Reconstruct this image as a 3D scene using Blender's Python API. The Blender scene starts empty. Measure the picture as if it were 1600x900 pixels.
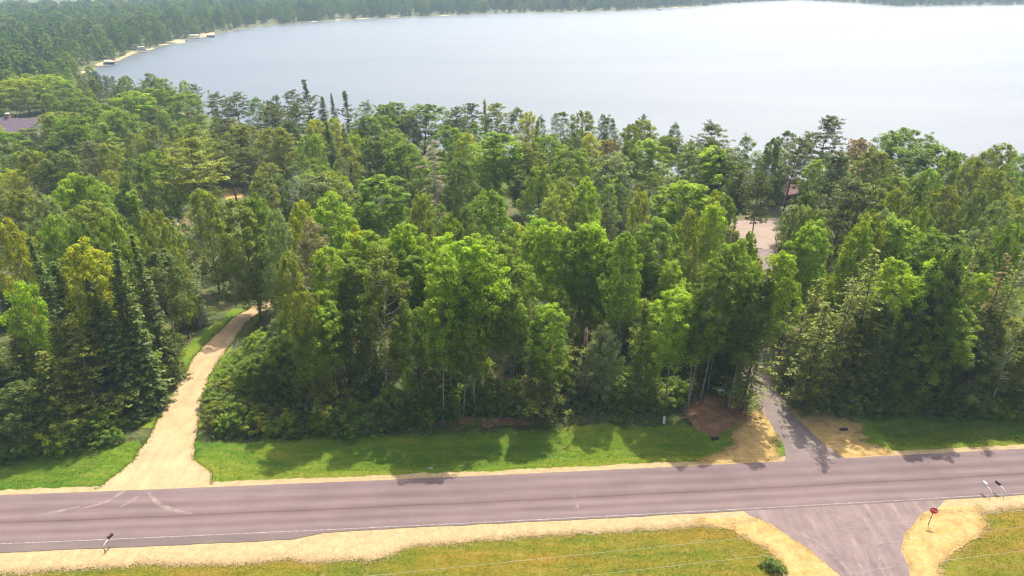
import bpy, math, random
import numpy as np
from mathutils import Vector, noise as mnoise

# ------------------------------------------------------------------ camera, sky, sun, exposure
scene = bpy.context.scene
COL = scene.collection
FPX, PITCH, CAMH = 1067.0, math.radians(25.0), 52.0
cam_d = bpy.data.cameras.new("camera")
cam_d.sensor_width = 36.0
cam_d.lens = 36.0 * FPX / 1600.0
cam_d.clip_start = 0.5
cam_d.clip_end = 8000.0
cam = bpy.data.objects.new("camera", cam_d)
cam.location = (0, 0, CAMH)
cam.rotation_euler = (math.radians(90) - PITCH, 0, 0)
COL.objects.link(cam)
scene.camera = cam

SUN_EL, SUN_AZ = math.radians(63.0), math.radians(24.0)      # azimuth clockwise from +Y (towards the lake)
world = bpy.data.worlds.new("World")
scene.world = world
world.use_nodes = True
wn = world.node_tree
wn.nodes.clear()
sky = wn.nodes.new("ShaderNodeTexSky")
sky.sky_type = 'NISHITA'
sky.sun_disc = False
sky.sun_elevation = SUN_EL
sky.sun_rotation = SUN_AZ
sky.air_density = 1.0
sky.dust_density = 6.0
sky.ozone_density = 1.0
bg = wn.nodes.new("ShaderNodeBackground")
bg.inputs["Strength"].default_value = 0.15
wo = wn.nodes.new("ShaderNodeOutputWorld")
wn.links.new(sky.outputs[0], bg.inputs[0])
wn.links.new(bg.outputs[0], wo.inputs[0])

sun_d = bpy.data.lights.new("sun", 'SUN')
sun_d.energy = 3.4
sun_d.angle = math.radians(0.6)
sun_d.color = (1.0, 0.93, 0.82)
sun = bpy.data.objects.new("sun", sun_d)
sdir = Vector((math.sin(SUN_AZ) * math.cos(SUN_EL), math.cos(SUN_AZ) * math.cos(SUN_EL), math.sin(SUN_EL)))
sun.rotation_euler = (-sdir).to_track_quat('-Z', 'Y').to_euler()
COL.objects.link(sun)

vs = scene.view_settings
vs.view_transform = 'Standard'
vs.look = 'None'
vs.exposure = 1.22
vs.gamma = 1.0
vs.use_curve_mapping = False

cy = scene.cycles
cy.max_bounces = 6
cy.diffuse_bounces = 4
cy.glossy_bounces = 2
cy.transmission_bounces = 4
cy.volume_bounces = 0
cy.transparent_max_bounces = 6
cy.caustics_reflective = False
cy.caustics_refractive = False
cy.use_denoising = True
cy.filter_width = 1.15
cy.use_adaptive_sampling = True
cy.adaptive_threshold = 0.01

rng = np.random.default_rng(7)
random.seed(7)

def at(x, y, z=0.0):
    """Ground survey: the point at height z seen at photograph pixel (x, y)."""
    a = (x - 800) / FPX; b = (450 - y) / FPX
    dy = math.cos(PITCH) + b * math.sin(PITCH); dz = -math.sin(PITCH) + b * math.cos(PITCH)
    t = (z - CAMH) / dz
    return (a * t, dy * t)

def pix(x, y, z):
    d = y * math.cos(PITCH) + (CAMH - z) * math.sin(PITCH)
    u = y * math.sin(PITCH) - (CAMH - z) * math.cos(PITCH)
    return 800 + FPX * x / d, 450 - FPX * u / d, d

# ------------------------------------------------------------------ ground shape
def rv(x):                       # the main road's bend: y - rv(x) is constant along the road
    return 0.0675 * x + 0.00012 * x * x
WATER = -2.5
LAKE = [(134.5, 172.6), (105, 176), (70.2, 181.3), (45, 196), (20.2, 212.5), (-23.4, 225.2), (-60, 244), (-99.2, 266.5), (-155.6, 307.7),
        (-214, 362.4), (-237, 384.9), (-255.6, 444.8), (-266.9, 521), (-280, 620.8), (-275.6, 665), (-268.6, 765), (-225, 850), (-159, 911.7),
        (0, 1022.6), (137.6, 1054.6), (287.6, 1183.7), (452, 1375), (569, 1463.5), (617.6, 1296.6), (627, 1204.8), (866, 1249), (1300, 1250),
        (1500, 800), (1000, 300), (420, 175), (200, 168)]
LP = np.array(LAKE)
def lake_sd(x, y):
    """Signed distance to the shoreline, negative on the water."""
    x = np.asarray(x, float); y = np.asarray(y, float)
    best = np.full(x.shape, 1e9); inside = np.zeros(x.shape, bool)
    n = len(LP)
    for i in range(n):
        ax, ay = LP[i]; bx, by = LP[(i + 1) % n]
        ex, ey = bx - ax, by - ay
        t = np.clip(((x - ax) * ex + (y - ay) * ey) / (ex * ex + ey * ey), 0, 1)
        best = np.minimum(best, np.hypot(x - ax - t * ex, y - ay - t * ey))
        c = ((ay > y) != (by > y)) & (x < (bx - ax) * (y - ay) / (by - ay + 1e-12) + ax)
        inside ^= c
    return np.where(inside, -best, best)
def sst(a, b, v):
    t = np.clip((v - a) / (b - a), 0, 1)
    return t * t * (3 - 2 * t)
def hgt(x, y):
    x = np.asarray(x, float); y = np.asarray(y, float)
    v = y - rv(x)
    ditch = sst(62.4, 65.2, v) * (1 - sst(66.2, 70.0, v))
    cross = np.maximum(1 - sst(6.5, 10.5, np.abs(x + 41)), 1 - sst(7.5, 12, np.abs(x - 36)))
    z = -0.75 * ditch * (1 - cross)
    roll = 0.35 * np.sin(x * 0.071 + 1.3) * np.sin(y * 0.063) + 0.22 * np.sin(x * 0.19 + y * 0.13)
    z = z + roll * sst(72, 84, v)
    z = z - 0.9 * sst(0, 1, (51.5 - v) / 12.0)
    sd = lake_sd(x, y)
    z = z - 1.2 * sst(110, 190, v)
    shore = WATER + np.where(sd > 0, 0.07 * sd, 0.16 * sd)
    far = sst(320, 420, y)
    z = z * (1 - far) + far * (WATER + 2.2)
    z = np.minimum(z, shore)
    return np.maximum(z, WATER - 5)
def h1(x, y):
    return float(hgt(np.array([x]), np.array([y]))[0])

# ------------------------------------------------------------------ materials
def mat(name):
    m = bpy.data.materials.new(name)
    m.use_nodes = True
    nt = m.node_tree
    b = nt.nodes["Principled BSDF"]
    b.inputs["Roughness"].default_value = 0.85
    b.inputs["Specular IOR Level"].default_value = 0.25
    return m, nt, b
def N(nt, typ, **kw):
    n = nt.nodes.new(typ)
    for k, v in kw.items():
        setattr(n, k, v)
    return n
def L(nt, a, b):
    nt.links.new(a, b)
def ramp(nt, src, stops, interp='LINEAR'):
    r = N(nt, "ShaderNodeValToRGB")
    r.color_ramp.interpolation = interp
    e = r.color_ramp.elements
    while len(e) < len(stops):
        e.new(0.5)
    for el, (p, c) in zip(e, stops):
        el.position = p
        el.color = (c[0], c[1], c[2], 1) if not isinstance(c, (int, float)) else (c, c, c, 1)
    L(nt, src, r.inputs[0])
    return r.outputs[0]
def noise_tex(nt, scale, detail=4, rough=0.6, vec=None, stretch=None):
    if vec is None:
        vec = N(nt, "ShaderNodeNewGeometry").outputs["Position"]
    if stretch:
        mp = N(nt, "ShaderNodeMapping")
        mp.inputs["Scale"].default_value = stretch
        L(nt, vec, mp.inputs[0]); vec = mp.outputs[0]
    t = N(nt, "ShaderNodeTexNoise")
    t.inputs["Scale"].default_value = scale
    t.inputs["Detail"].default_value = detail
    t.inputs["Roughness"].default_value = rough
    L(nt, vec, t.inputs["Vector"])
    return t.outputs["Fac"]
def mix(nt, fac, a, b, blend='MIX'):
    m = N(nt, "ShaderNodeMix", data_type='RGBA', blend_type=blend)
    for sock, v in ((m.inputs["Factor"], fac), (m.inputs["A"], a), (m.inputs["B"], b)):
        if isinstance(v, (int, float)):
            sock.default_value = v
        elif isinstance(v, tuple):
            sock.default_value = (*v, 1)
        else:
            L(nt, v, sock)
    return m.outputs["Result"]
def math_n(nt, op, a, b=0.0):
    m = N(nt, "ShaderNodeMath", operation=op)
    for i, v in enumerate((a, b)):
        if isinstance(v, (int, float)):
            m.inputs[i].default_value = v
        else:
            L(nt, v, m.inputs[i])
    return m.outputs[0]
def bump(nt, b, h, dist=0.05, strength=0.6):
    n = N(nt, "ShaderNodeBump")
    n.inputs["Distance"].default_value = dist
    n.inputs["Strength"].default_value = strength
    L(nt, h, n.inputs["Height"])
    L(nt, n.outputs[0], b.inputs["Normal"])
def plain(name, col, rough=0.7, var=0.25, scale=3.0, metal=0.0):
    m, nt, b = mat(name)
    n = noise_tex(nt, scale, 5)
    dark = tuple(c * (1 - var) for c in col); lite = tuple(min(1, c * (1 + var)) for c in col)
    L(nt, ramp(nt, n, [(0.3, dark), (0.7, lite)]), b.inputs["Base Color"])
    b.inputs["Roughness"].default_value = rough
    b.inputs["Metallic"].default_value = metal
    return m
def road_v(nt):
    p = N(nt, "ShaderNodeNewGeometry").outputs["Position"]
    s = N(nt, "ShaderNodeSeparateXYZ"); L(nt, p, s.inputs[0])
    x, y = s.outputs[0], s.outputs[1]
    x2 = math_n(nt, 'MULTIPLY', math_n(nt, 'MULTIPLY', x, x), 0.00012)
    return math_n(nt, 'SUBTRACT', math_n(nt, 'SUBTRACT', y, math_n(nt, 'MULTIPLY', x, 0.0675)), x2), x, y

def grass_col(nt, green_shift):
    """Patchy grass colour; green_shift 0 = dry olive and ochre, 1 = lush green."""
    big = noise_tex(nt, 0.10, 4, 0.6, stretch=(0.45, 2.2, 1))
    mid = noise_tex(nt, 0.55, 5, 0.65, stretch=(0.4, 1.7, 1))
    fine = noise_tex(nt, 9.0, 4, 0.7)
    if green_shift > 0.5:
        c1 = ramp(nt, big, [(0.40, (0.041, 0.101, 0.008)), (0.48, (0.081, 0.144, 0.010)), (0.58, (0.140, 0.176, 0.014)), (0.70, (0.207, 0.190, 0.028))])
        c2 = ramp(nt, mid, [(0.3, (0.036, 0.095, 0.008)), (0.52, (0.092, 0.151, 0.011)), (0.72, (0.198, 0.190, 0.032))])
    else:
        c1 = ramp(nt, big, [(0.36, (0.066, 0.107, 0.008)), (0.47, (0.128, 0.129, 0.010)), (0.57, (0.186, 0.132, 0.013)), (0.68, (0.206, 0.107, 0.018))])
        c2 = ramp(nt, mid, [(0.32, (0.054, 0.093, 0.008)), (0.48, (0.123, 0.125, 0.011)), (0.60, (0.186, 0.132, 0.021)), (0.74, (0.272, 0.192, 0.064))])
    c = mix(nt, 0.5, c1, c2)
    sp_ = noise_tex(nt, 0.9, 3, 0.6)
    c = mix(nt, ramp(nt, sp_, [(0.60, 0.0), (0.74, 0.55)]), c, (0.24, 0.18, 0.075) if green_shift < 0.5 else (0.17, 0.16, 0.045))
    f = ramp(nt, fine, [(0.3, 0.58), (0.7, 1.38)])
    return mix(nt, 1.0, c, f, 'MULTIPLY'), fine
def grass_mat(name, shift):
    m, nt, b = mat(name)
    c, fine = grass_col(nt, shift)
    L(nt, c, b.inputs["Base Color"])
    b.inputs["Specular IOR Level"].default_value = 0.1
    bump(nt, b, fine, 0.12, 0.8)
    return m
def blade_mat(name, shift):
    m, nt, b = mat(name)
    c, _ = grass_col(nt, shift)
    nt.nodes.remove(b)
    d = N(nt, "ShaderNodeBsdfDiffuse"); t = N(nt, "ShaderNodeBsdfTranslucent")
    L(nt, c, d.inputs[0]); L(nt, c, t.inputs[0])
    mx = N(nt, "ShaderNodeMixShader"); mx.inputs[0].default_value = 0.5
    L(nt, d.outputs[0], mx.inputs[1]); L(nt, t.outputs[0], mx.inputs[2])
    L(nt, mx.outputs[0], nt.nodes["Material Output"].inputs[0])
    return m
M = {}
M['verge_lush'] = grass_mat("lush_grass_ground", 1.0)
M['verge_dry'] = grass_mat("dry_grass_ground", 0.0)
M['blade_lush'] = blade_mat("lush_grass_blades", 1.0)
M['blade_dry'] = blade_mat("dry_grass_blades", 0.0)

# forest floor, with sand along the shoreline
m, nt, b = mat("forest_floor")
n1 = noise_tex(nt, 0.35, 6, 0.7); n2 = noise_tex(nt, 3.0, 5, 0.7); n3 = noise_tex(nt, 0.03, 3)
c = ramp(nt, n1, [(0.3, (0.035, 0.055, 0.014)), (0.5, (0.06, 0.075, 0.02)), (0.62, (0.11, 0.085, 0.035)), (0.75, (0.16, 0.12, 0.06))])
c = mix(nt, 1.0, c, ramp(nt, n2, [(0.3, 0.5), (0.7, 1.4)]), 'MULTIPLY')
geo = N(nt, "ShaderNodeNewGeometry").outputs["Position"]
sp = N(nt, "ShaderNodeSeparateXYZ"); L(nt, geo, sp.inputs[0])
zs = N(nt, "ShaderNodeMapRange"); zs.inputs["From Min"].default_value = WATER + 0.55; zs.inputs["From Max"].default_value = WATER + 0.25
L(nt, sp.outputs[2], zs.inputs["Value"])
gate = ramp(nt, n3, [(0.52, 0.0), (0.60, 1.0)])
c = mix(nt, math_n(nt, 'MULTIPLY', zs.outputs[0], gate), c, (0.42, 0.33, 0.19))
L(nt, c, b.inputs["Base Color"])
bump(nt, b, n2, 0.1)
M['floor'] = m

# asphalt of the main road: pink-grey aggregate, wheel tracks, dark centre seam
m, nt, b = mat("aged_pink_asphalt")
v, x, y = road_v(nt)
wob = noise_tex(nt, 0.12, 3, 0.5)
v2 = math_n(nt, 'ADD', v, math_n(nt, 'MULTIPLY', math_n(nt, 'SUBTRACT', wob, 0.5), 0.35))
mr = N(nt, "ShaderNodeMapRange"); mr.inputs["From Min"].default_value = 53.0; mr.inputs["From Max"].default_value = 61.5
L(nt, v2, mr.inputs["Value"])
A1 = (0.106, 0.076, 0.076); A2 = (0.130, 0.094, 0.090); A3 = (0.097, 0.066, 0.067); SE = (0.069, 0.041, 0.040); SH = (0.098, 0.076, 0.068)
c = ramp(nt, mr.outputs[0], [(0.0, SH), (0.11, SH), (0.14, A1), (0.22, A2), (0.30, A3), (0.38, A2), (0.455, A3), (0.475, SE), (0.495, A3), (0.58, A2), (0.68, A3), (0.78, A2), (0.88, A1), (0.97, A2)])
st = noise_tex(nt, 0.9, 6, 0.7, stretch=(0.05, 1.2, 1))
c = mix(nt, 1.0, c, ramp(nt, st, [(0.3, 0.86), (0.7, 1.13)]), 'MULTIPLY')
pt = noise_tex(nt, 0.22, 5, 0.65)
c = mix(nt, 1.0, c, ramp(nt, pt, [(0.3, 0.88), (0.7, 1.1)]), 'MULTIPLY')
gr = noise_tex(nt, 22, 3, 0.7)
c = mix(nt, 1.0, c, ramp(nt, gr, [(0.3, 0.84), (0.7, 1.16)]), 'MULTIPLY')
L(nt, c, b.inputs["Base Color"])
b.inputs["Roughness"].default_value = 0.8
bump(nt, b, gr, 0.01, 0.4)
M['road'] = m
# side road and driveway: greyer, dusty, swept by curved tyre streaks
def dusty(name, c0, c1, dust, rot=0.0):
    m, nt, b = mat(name)
    mp = N(nt, "ShaderNodeMapping"); mp.inputs["Rotation"].default_value = (0, 0, rot); mp.inputs["Scale"].default_value = (1.6, 0.12, 1)
    L(nt, N(nt, "ShaderNodeNewGeometry").outputs["Position"], mp.inputs[0])
    st = noise_tex(nt, 0.9, 6, 0.7, vec=mp.outputs[0])
    c = ramp(nt, st, [(0.3, c0), (0.55, c1), (0.75, dust)])
    pt = noise_tex(nt, 0.5, 6, 0.7)
    c = mix(nt, 1.0, c, ramp(nt, pt, [(0.3, 0.8), (0.7, 1.18)]), 'MULTIPLY')
    gr = noise_tex(nt, 14, 4, 0.7)
    c = mix(nt, 1.0, c, ramp(nt, gr, [(0.3, 0.8), (0.7, 1.2)]), 'MULTIPLY')
    L(nt, c, b.inputs["Base Color"]); bump(nt, b, gr, 0.02, 0.5)
    return m
M['side_road'] = dusty("dusty_side_road", (0.118, 0.087, 0.084), (0.149, 0.111, 0.104), (0.212, 0.161, 0.142), 0.35)
M['driveway'] = dusty("driveway_asphalt", (0.113, 0.088, 0.084), (0.144, 0.114, 0.102), (0.197, 0.152, 0.113), -0.1)
M['track'] = dusty("sandy_track", (0.270, 0.189, 0.098), (0.312, 0.223, 0.120), (0.358, 0.265, 0.154), 0.08)
def sandy(name, cols, scale=1.2):
    m, nt, b = mat(name)
    n1 = noise_tex(nt, scale, 6, 0.7); n2 = noise_tex(nt, 9, 4, 0.75)
    c = ramp(nt, n1, [(0.28, cols[0]), (0.5, cols[1]), (0.72, cols[2])])
    c = mix(nt, 1.0, c, ramp(nt, n2, [(0.3, 0.72), (0.7, 1.25)]), 'MULTIPLY')
    L(nt, c, b.inputs["Base Color"]); bump(nt, b, n2, 0.05, 0.7)
    return m
M['shoulder'] = sandy("sandy_gravel_shoulder", [(0.221, 0.157, 0.078), (0.284, 0.207, 0.105), (0.338, 0.255, 0.141)])
M['straw'] = sandy("straw_mulch", [(0.194, 0.119, 0.035), (0.302, 0.204, 0.069), (0.378, 0.272, 0.117)], 0.9)
M['needles'] = sandy("brown_needle_litter", [(0.10, 0.05, 0.024), (0.175, 0.088, 0.04), (0.27, 0.16, 0.075)], 0.8)
M['yard'] = sandy("sand_yard", [(0.167, 0.126, 0.097), (0.207, 0.159, 0.127), (0.235, 0.191, 0.150)], 0.4)
# worn paint / tyre dust: breaks up along its length
def worn(name, col, lo, hi, scale):
    m, nt, b = mat(name)
    b.inputs["Base Color"].default_value = (*col, 1)
    tr = N(nt, "ShaderNodeBsdfTransparent"); mx = N(nt, "ShaderNodeMixShader")
    L(nt, ramp(nt, noise_tex(nt, scale, 6, 0.75), [(lo, 0.0), (hi, 1.0)]), mx.inputs[0])
    L(nt, tr.outputs[0], mx.inputs[1]); L(nt, b.outputs[0], mx.inputs[2])
    L(nt, mx.outputs[0], nt.nodes["Material Output"].inputs[0])
    return m
M['paint'] = worn("worn_white_paint", (0.40, 0.35, 0.33), 0.30, 0.80, 2.5)
M['dust'] = worn("tyre_dust", (0.36, 0.29, 0.25), 0.34, 1.2, 1.6)
M['faintdust'] = worn("faint_tyre_dust", (0.27, 0.22, 0.195), 0.45, 1.4, 2.2)
# water
m, nt, b = mat("lake_water")
b.inputs["Base Color"].default_value = (0.030, 0.045, 0.05, 1)
b.inputs["IOR"].default_value = 2.35
b.inputs["Specular IOR Level"].default_value = 0.5
L(nt, ramp(nt, noise_tex(nt, 0.012, 4, 0.55, stretch=(0.35, 1.5, 1)), [(0.35, 0.29), (0.65, 0.32)]), b.inputs["Roughness"])
w1 = noise_tex(nt, 0.55, 5, 0.7, stretch=(0.7, 1.2, 1)); w2 = noise_tex(nt, 0.06, 3, 0.5)
bump(nt, b, math_n(nt, 'ADD', w1, math_n(nt, 'MULTIPLY', w2, 1.2)), 0.16, 1.0)
M['water'] = m
# foliage: the tree's own colour times a per-leaf tint, half of the light comes through the leaf
def leaf_mat(name, trans, gloss=0.012):
    m, nt, b = mat(name)
    nt.nodes.remove(b)
    oi = N(nt, "ShaderNodeObjectInfo"); at_ = N(nt, "ShaderNodeAttribute", attribute_name="tint")
    c = mix(nt, 1.0, oi.outputs["Color"], at_.outputs["Color"], 'MULTIPLY')
    n = noise_tex(nt, 0.5, 3, 0.6)
    c = mix(nt, 1.0, c, ramp(nt, n, [(0.3, (0.84, 0.9, 0.9)), (0.7, (1.18, 1.1, 1.0))]), 'MULTIPLY')
    d = N(nt, "ShaderNodeBsdfDiffuse"); t = N(nt, "ShaderNodeBsdfTranslucent"); g = N(nt, "ShaderNodeBsdfGlossy")
    g.inputs["Roughness"].default_value = 0.5; g.inputs["Color"].default_value = (0.8, 0.85, 0.9, 1)
    tc = mix(nt, 1.0, c, (1.28, 1.26, 0.50), 'MULTIPLY')
    L(nt, c, d.inputs[0]); L(nt, tc, t.inputs[0])
    m1 = N(nt, "ShaderNodeMixShader"); m1.inputs[0].default_value = trans
    m2 = N(nt, "ShaderNodeMixShader"); m2.inputs[0].default_value = gloss
    L(nt, d.outputs[0], m1.inputs[1]); L(nt, t.outputs[0], m1.inputs[2])
    L(nt, m1.outputs[0], m2.inputs[1]); L(nt, g.outputs[0], m2.inputs[2])
    L(nt, m2.outputs[0], nt.nodes["Material Output"].inputs[0])
    return m
M['leaf'] = leaf_mat("broad_leaves", 0.60)
M['needle'] = leaf_mat("conifer_needles", 0.45, 0.02)
m, nt, b = mat("far_foliage")                 # far wood: colour varies from tree to tree
nt.nodes.remove(b)
oi = N(nt, "ShaderNodeObjectInfo"); at_ = N(nt, "ShaderNodeAttribute", attribute_name="tint")
c = ramp(nt, oi.outputs["Random"], [(0.0, (0.055, 0.105, 0.028)), (0.3, (0.085, 0.155, 0.030)), (0.6, (0.115, 0.195, 0.03)), (0.85, (0.15, 0.235, 0.035)), (1.0, (0.20, 0.26, 0.045))])
c = mix(nt, 1.0, c, at_.outputs["Color"], 'MULTIPLY')
d = N(nt, "ShaderNodeBsdfDiffuse"); t = N(nt, "ShaderNodeBsdfTranslucent"); m1 = N(nt, "ShaderNodeMixShader"); m1.inputs[0].default_value = 0.4
L(nt, c, d.inputs[0]); L(nt, c, t.inputs[0]); L(nt, d.outputs[0], m1.inputs[1]); L(nt, t.outputs[0], m1.inputs[2])
L(nt, m1.outputs[0], nt.nodes["Material Output"].inputs[0])
M['farleaf'] = m
def bark(name, a, b_, stretch=(6, 6, 1.2)):
    m, nt, b = mat(name)
    tc = N(nt, "ShaderNodeTexCoord").outputs["Object"]
    n = noise_tex(nt, 1.5, 6, 0.7, vec=tc, stretch=stretch)
    L(nt, ramp(nt, n, [(0.35, a), (0.6, b_)]), b.inputs["Base Color"])
    bump(nt, b, n, 0.03, 0.7)
    return m
M['bark_aspen'] = bark("pale_aspen_bark", (0.12, 0.105, 0.08), (0.27, 0.25, 0.20), (3, 3, 5))
M['bark_birch'] = bark("white_birch_bark", (0.22, 0.20, 0.18), (0.62, 0.60, 0.55), (2, 2, 8))
M['bark_dark'] = bark("dark_bark", (0.055, 0.042, 0.03), (0.12, 0.095, 0.07))
M['bark_pine'] = bark("reddish_pine_bark", (0.08, 0.05, 0.035), (0.19, 0.12, 0.085))
M['bark_dead'] = bark("silver_dead_wood", (0.30, 0.27, 0.24), (0.52, 0.48, 0.44))
M['roof_purple'] = plain("purple_brown_shingles", (0.105, 0.075, 0.095), 0.9, 0.3, 2.0)
M['roof_brown'] = plain("brown_shingles", (0.17, 0.10, 0.095), 0.9, 0.3, 2.0)
M['roof_grey'] = plain("grey_metal_roof", (0.42, 0.42, 0.44), 0.6, 0.15, 1.0)
M['siding'] = plain("grey_siding", (0.42, 0.40, 0.37), 0.8, 0.12, 1.0)
M['brickred'] = plain("chimney_masonry", (0.33, 0.19, 0.15), 0.9, 0.3, 4.0)
M['white'] = plain("white_paint", (0.62, 0.61, 0.59), 0.5, 0.08, 3.0)
M['black'] = plain("black_paint", (0.012, 0.012, 0.014), 0.35, 0.3, 5.0)
M['steel'] = plain("galvanised_steel", (0.62, 0.62, 0.60), 0.45, 0.15, 6.0, 0.3)
M['greenpost'] = plain("green_steel_post", (0.06, 0.13, 0.06), 0.6, 0.3, 6.0)
M['red'] = plain("red_reflective_sheeting", (0.70, 0.022, 0.022), 0.4, 0.12, 8.0)
M['glass'] = plain("dark_window_glass", (0.02, 0.025, 0.03), 0.1, 0.2, 1.0)
M['deck'] = plain("weathered_dock_boards", (0.24, 0.21, 0.18), 0.9, 0.25, 3.0)
M['canvas'] = plain("pale_canopy_canvas", (0.48, 0.47, 0.45), 0.8, 0.08, 2.0)
M['navy'] = plain("dark_boat_fence", (0.05, 0.045, 0.065), 0.5, 0.2, 2.0)
M['pedestal'] = plain("pale_green_plastic", (0.50, 0.56, 0.46), 0.6, 0.1, 4.0)
M['cable'] = plain("bright_aluminium_cable", (0.30, 0.30, 0.26), 0.5, 0.08, 1.0)
M['tan'] = plain("weathered_tan_wood", (0.32, 0.22, 0.13), 0.85, 0.25, 2.0)

# ------------------------------------------------------------------ object helpers
def newmesh(name, verts, faces, material, smooth=False):
    me = bpy.data.meshes.new(name)
    if isinstance(verts, np.ndarray):
        verts = verts.tolist()
    me.from_pydata(verts, [], faces)
    if material:
        me.materials.append(material)
    if smooth:
        me.polygons.foreach_set("use_smooth", [True] * len(me.polygons))
    me.update()
    return me
def link(name, data, parent=None, loc=None):
    o = bpy.data.objects.new(name, data)
    COL.objects.link(o)
    if parent is not None:
        o.parent = parent
    if loc is not None:
        o.location = loc
    return o
def tag(o, label=None, cat=None, group=None, kind=None):
    if label: o["label"] = label
    if cat: o["category"] = cat
    if group: o["group"] = group
    if kind: o["kind"] = kind
    return o
def fbm(x, y, s):
    return mnoise.fractal(Vector((x * s, y * s, 3.7)), 1.0, 2.0, 5)

class MB:
    """Collects boxes, tubes and prisms into one mesh."""
    def __init__(self):
        self.v = []; self.f = []
    def add(self, vs, fs):
        o = len(self.v); self.v += [tuple(p) for p in vs]; self.f += [tuple(i + o for i in q) for q in fs]
        return self
    def box(self, x0, x1, y0, y1, z0, z1):
        return self.add([(x0, y0, z0), (x1, y0, z0), (x1, y1, z0), (x0, y1, z0), (x0, y0, z1), (x1, y0, z1), (x1, y1, z1), (x0, y1, z1)],
                        [(3, 2, 1, 0), (4, 5, 6, 7), (0, 1, 5, 4), (1, 2, 6, 5), (2, 3, 7, 6), (3, 0, 4, 7)])
    def tube(self, pts, rad, n=6, cap=True):
        pts = [Vector(p) for p in pts]
        vs = []; fs = []
        for i, p in enumerate(pts):
            d = (pts[min(i + 1, len(pts) - 1)] - pts[max(i - 1, 0)])
            d = d.normalized() if d.length > 1e-9 else Vector((0, 0, 1))
            a = d.cross(Vector((0.31, 0.95, 0.05)))
            if a.length < 0.05: a = d.cross(Vector((1, 0, 0)))
            a.normalize(); b_ = d.cross(a)
            r = rad[i] if isinstance(rad, (list, tuple)) else rad
            for k in range(n):
                t = 2 * math.pi * k / n
                vs.append(p + a * (r * math.cos(t)) + b_ * (r * math.sin(t)))
        for i in range(len(pts) - 1):
            for k in range(n):
                fs.append((i * n + k, i * n + (k + 1) % n, (i + 1) * n + (k + 1) % n, (i + 1) * n + k))
        if cap:
            fs.append(tuple(range(n - 1, -1, -1))); fs.append(tuple((len(pts) - 1) * n + k for k in range(n)))
        return self.add(vs, fs)
    def prism(self, poly, axis, a, b_):
        """poly of 2-D points extruded along axis from a to b_ (axis 'x': poly is (y, z); 'y': (x, z))."""
        n = len(poly)
        f = (lambda t, q: (t, q[0], q[1])) if axis == 'x' else (lambda t, q: (q[0], t, q[1]))
        vs = [f(a, q) for q in poly] + [f(b_, q) for q in poly]
        fs = [tuple(range(n - 1, -1, -1)), tuple(range(n, 2 * n))] + [(i, (i + 1) % n, (i + 1) % n + n, i + n) for i in range(n)]
        return self.add(vs, fs)
    def build(self, name, material, parent=None, smooth=False, loc=None):
        return link(name, newmesh(name, self.v, self.f, material, smooth), parent, loc)

# ------------------------------------------------------------------ the setting
def axis_lines(parts):
    out = []
    for a, b_, s in parts:
        out.append(np.arange(a, b_, s))
    return np.unique(np.round(np.concatenate(out), 3))
gx = axis_lines([(-3000, -800, 200), (-800, -300, 25), (-300, -80, 8), (-80, 80, 2), (80, 320, 8), (320, 900, 25), (900, 3001, 150)])
gy = axis_lines([(-400, 20, 60), (20, 120, 2), (120, 400, 6), (400, 1100, 14), (1100, 1600, 25), (1600, 6001, 400)])
X, Y = np.meshgrid(gx, gy)
Z = hgt(X.ravel(), Y.ravel()).reshape(X.shape)
V = Y - rv(X)
Z = Z - 0.22 * (sst(24, 30, V) * (1 - sst(69.5, 72, V)))
nx, ny = len(gx), len(gy)
idx = np.arange(nx * ny).reshape(ny, nx)
F = np.stack([idx[:-1, :-1], idx[:-1, 1:], idx[1:, 1:], idx[1:, :-1]], -1).reshape(-1, 4)
g = link("ground", newmesh("ground", np.stack([X.ravel(), Y.ravel(), Z.ravel()], 1), F.tolist(), M['floor'], True))
tag(g, "forest floor reaching out to the lake shore and beyond", kind="structure")
w = MB().add([(-700, 150, WATER), (1700, 150, WATER), (1700, 1700, WATER), (-700, 1700, WATER)], [(0, 1, 2, 3)]).build("lake", M['water'])
tag(w, "pale silvery lake mirroring a bright hazy sky", kind="structure")

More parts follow.
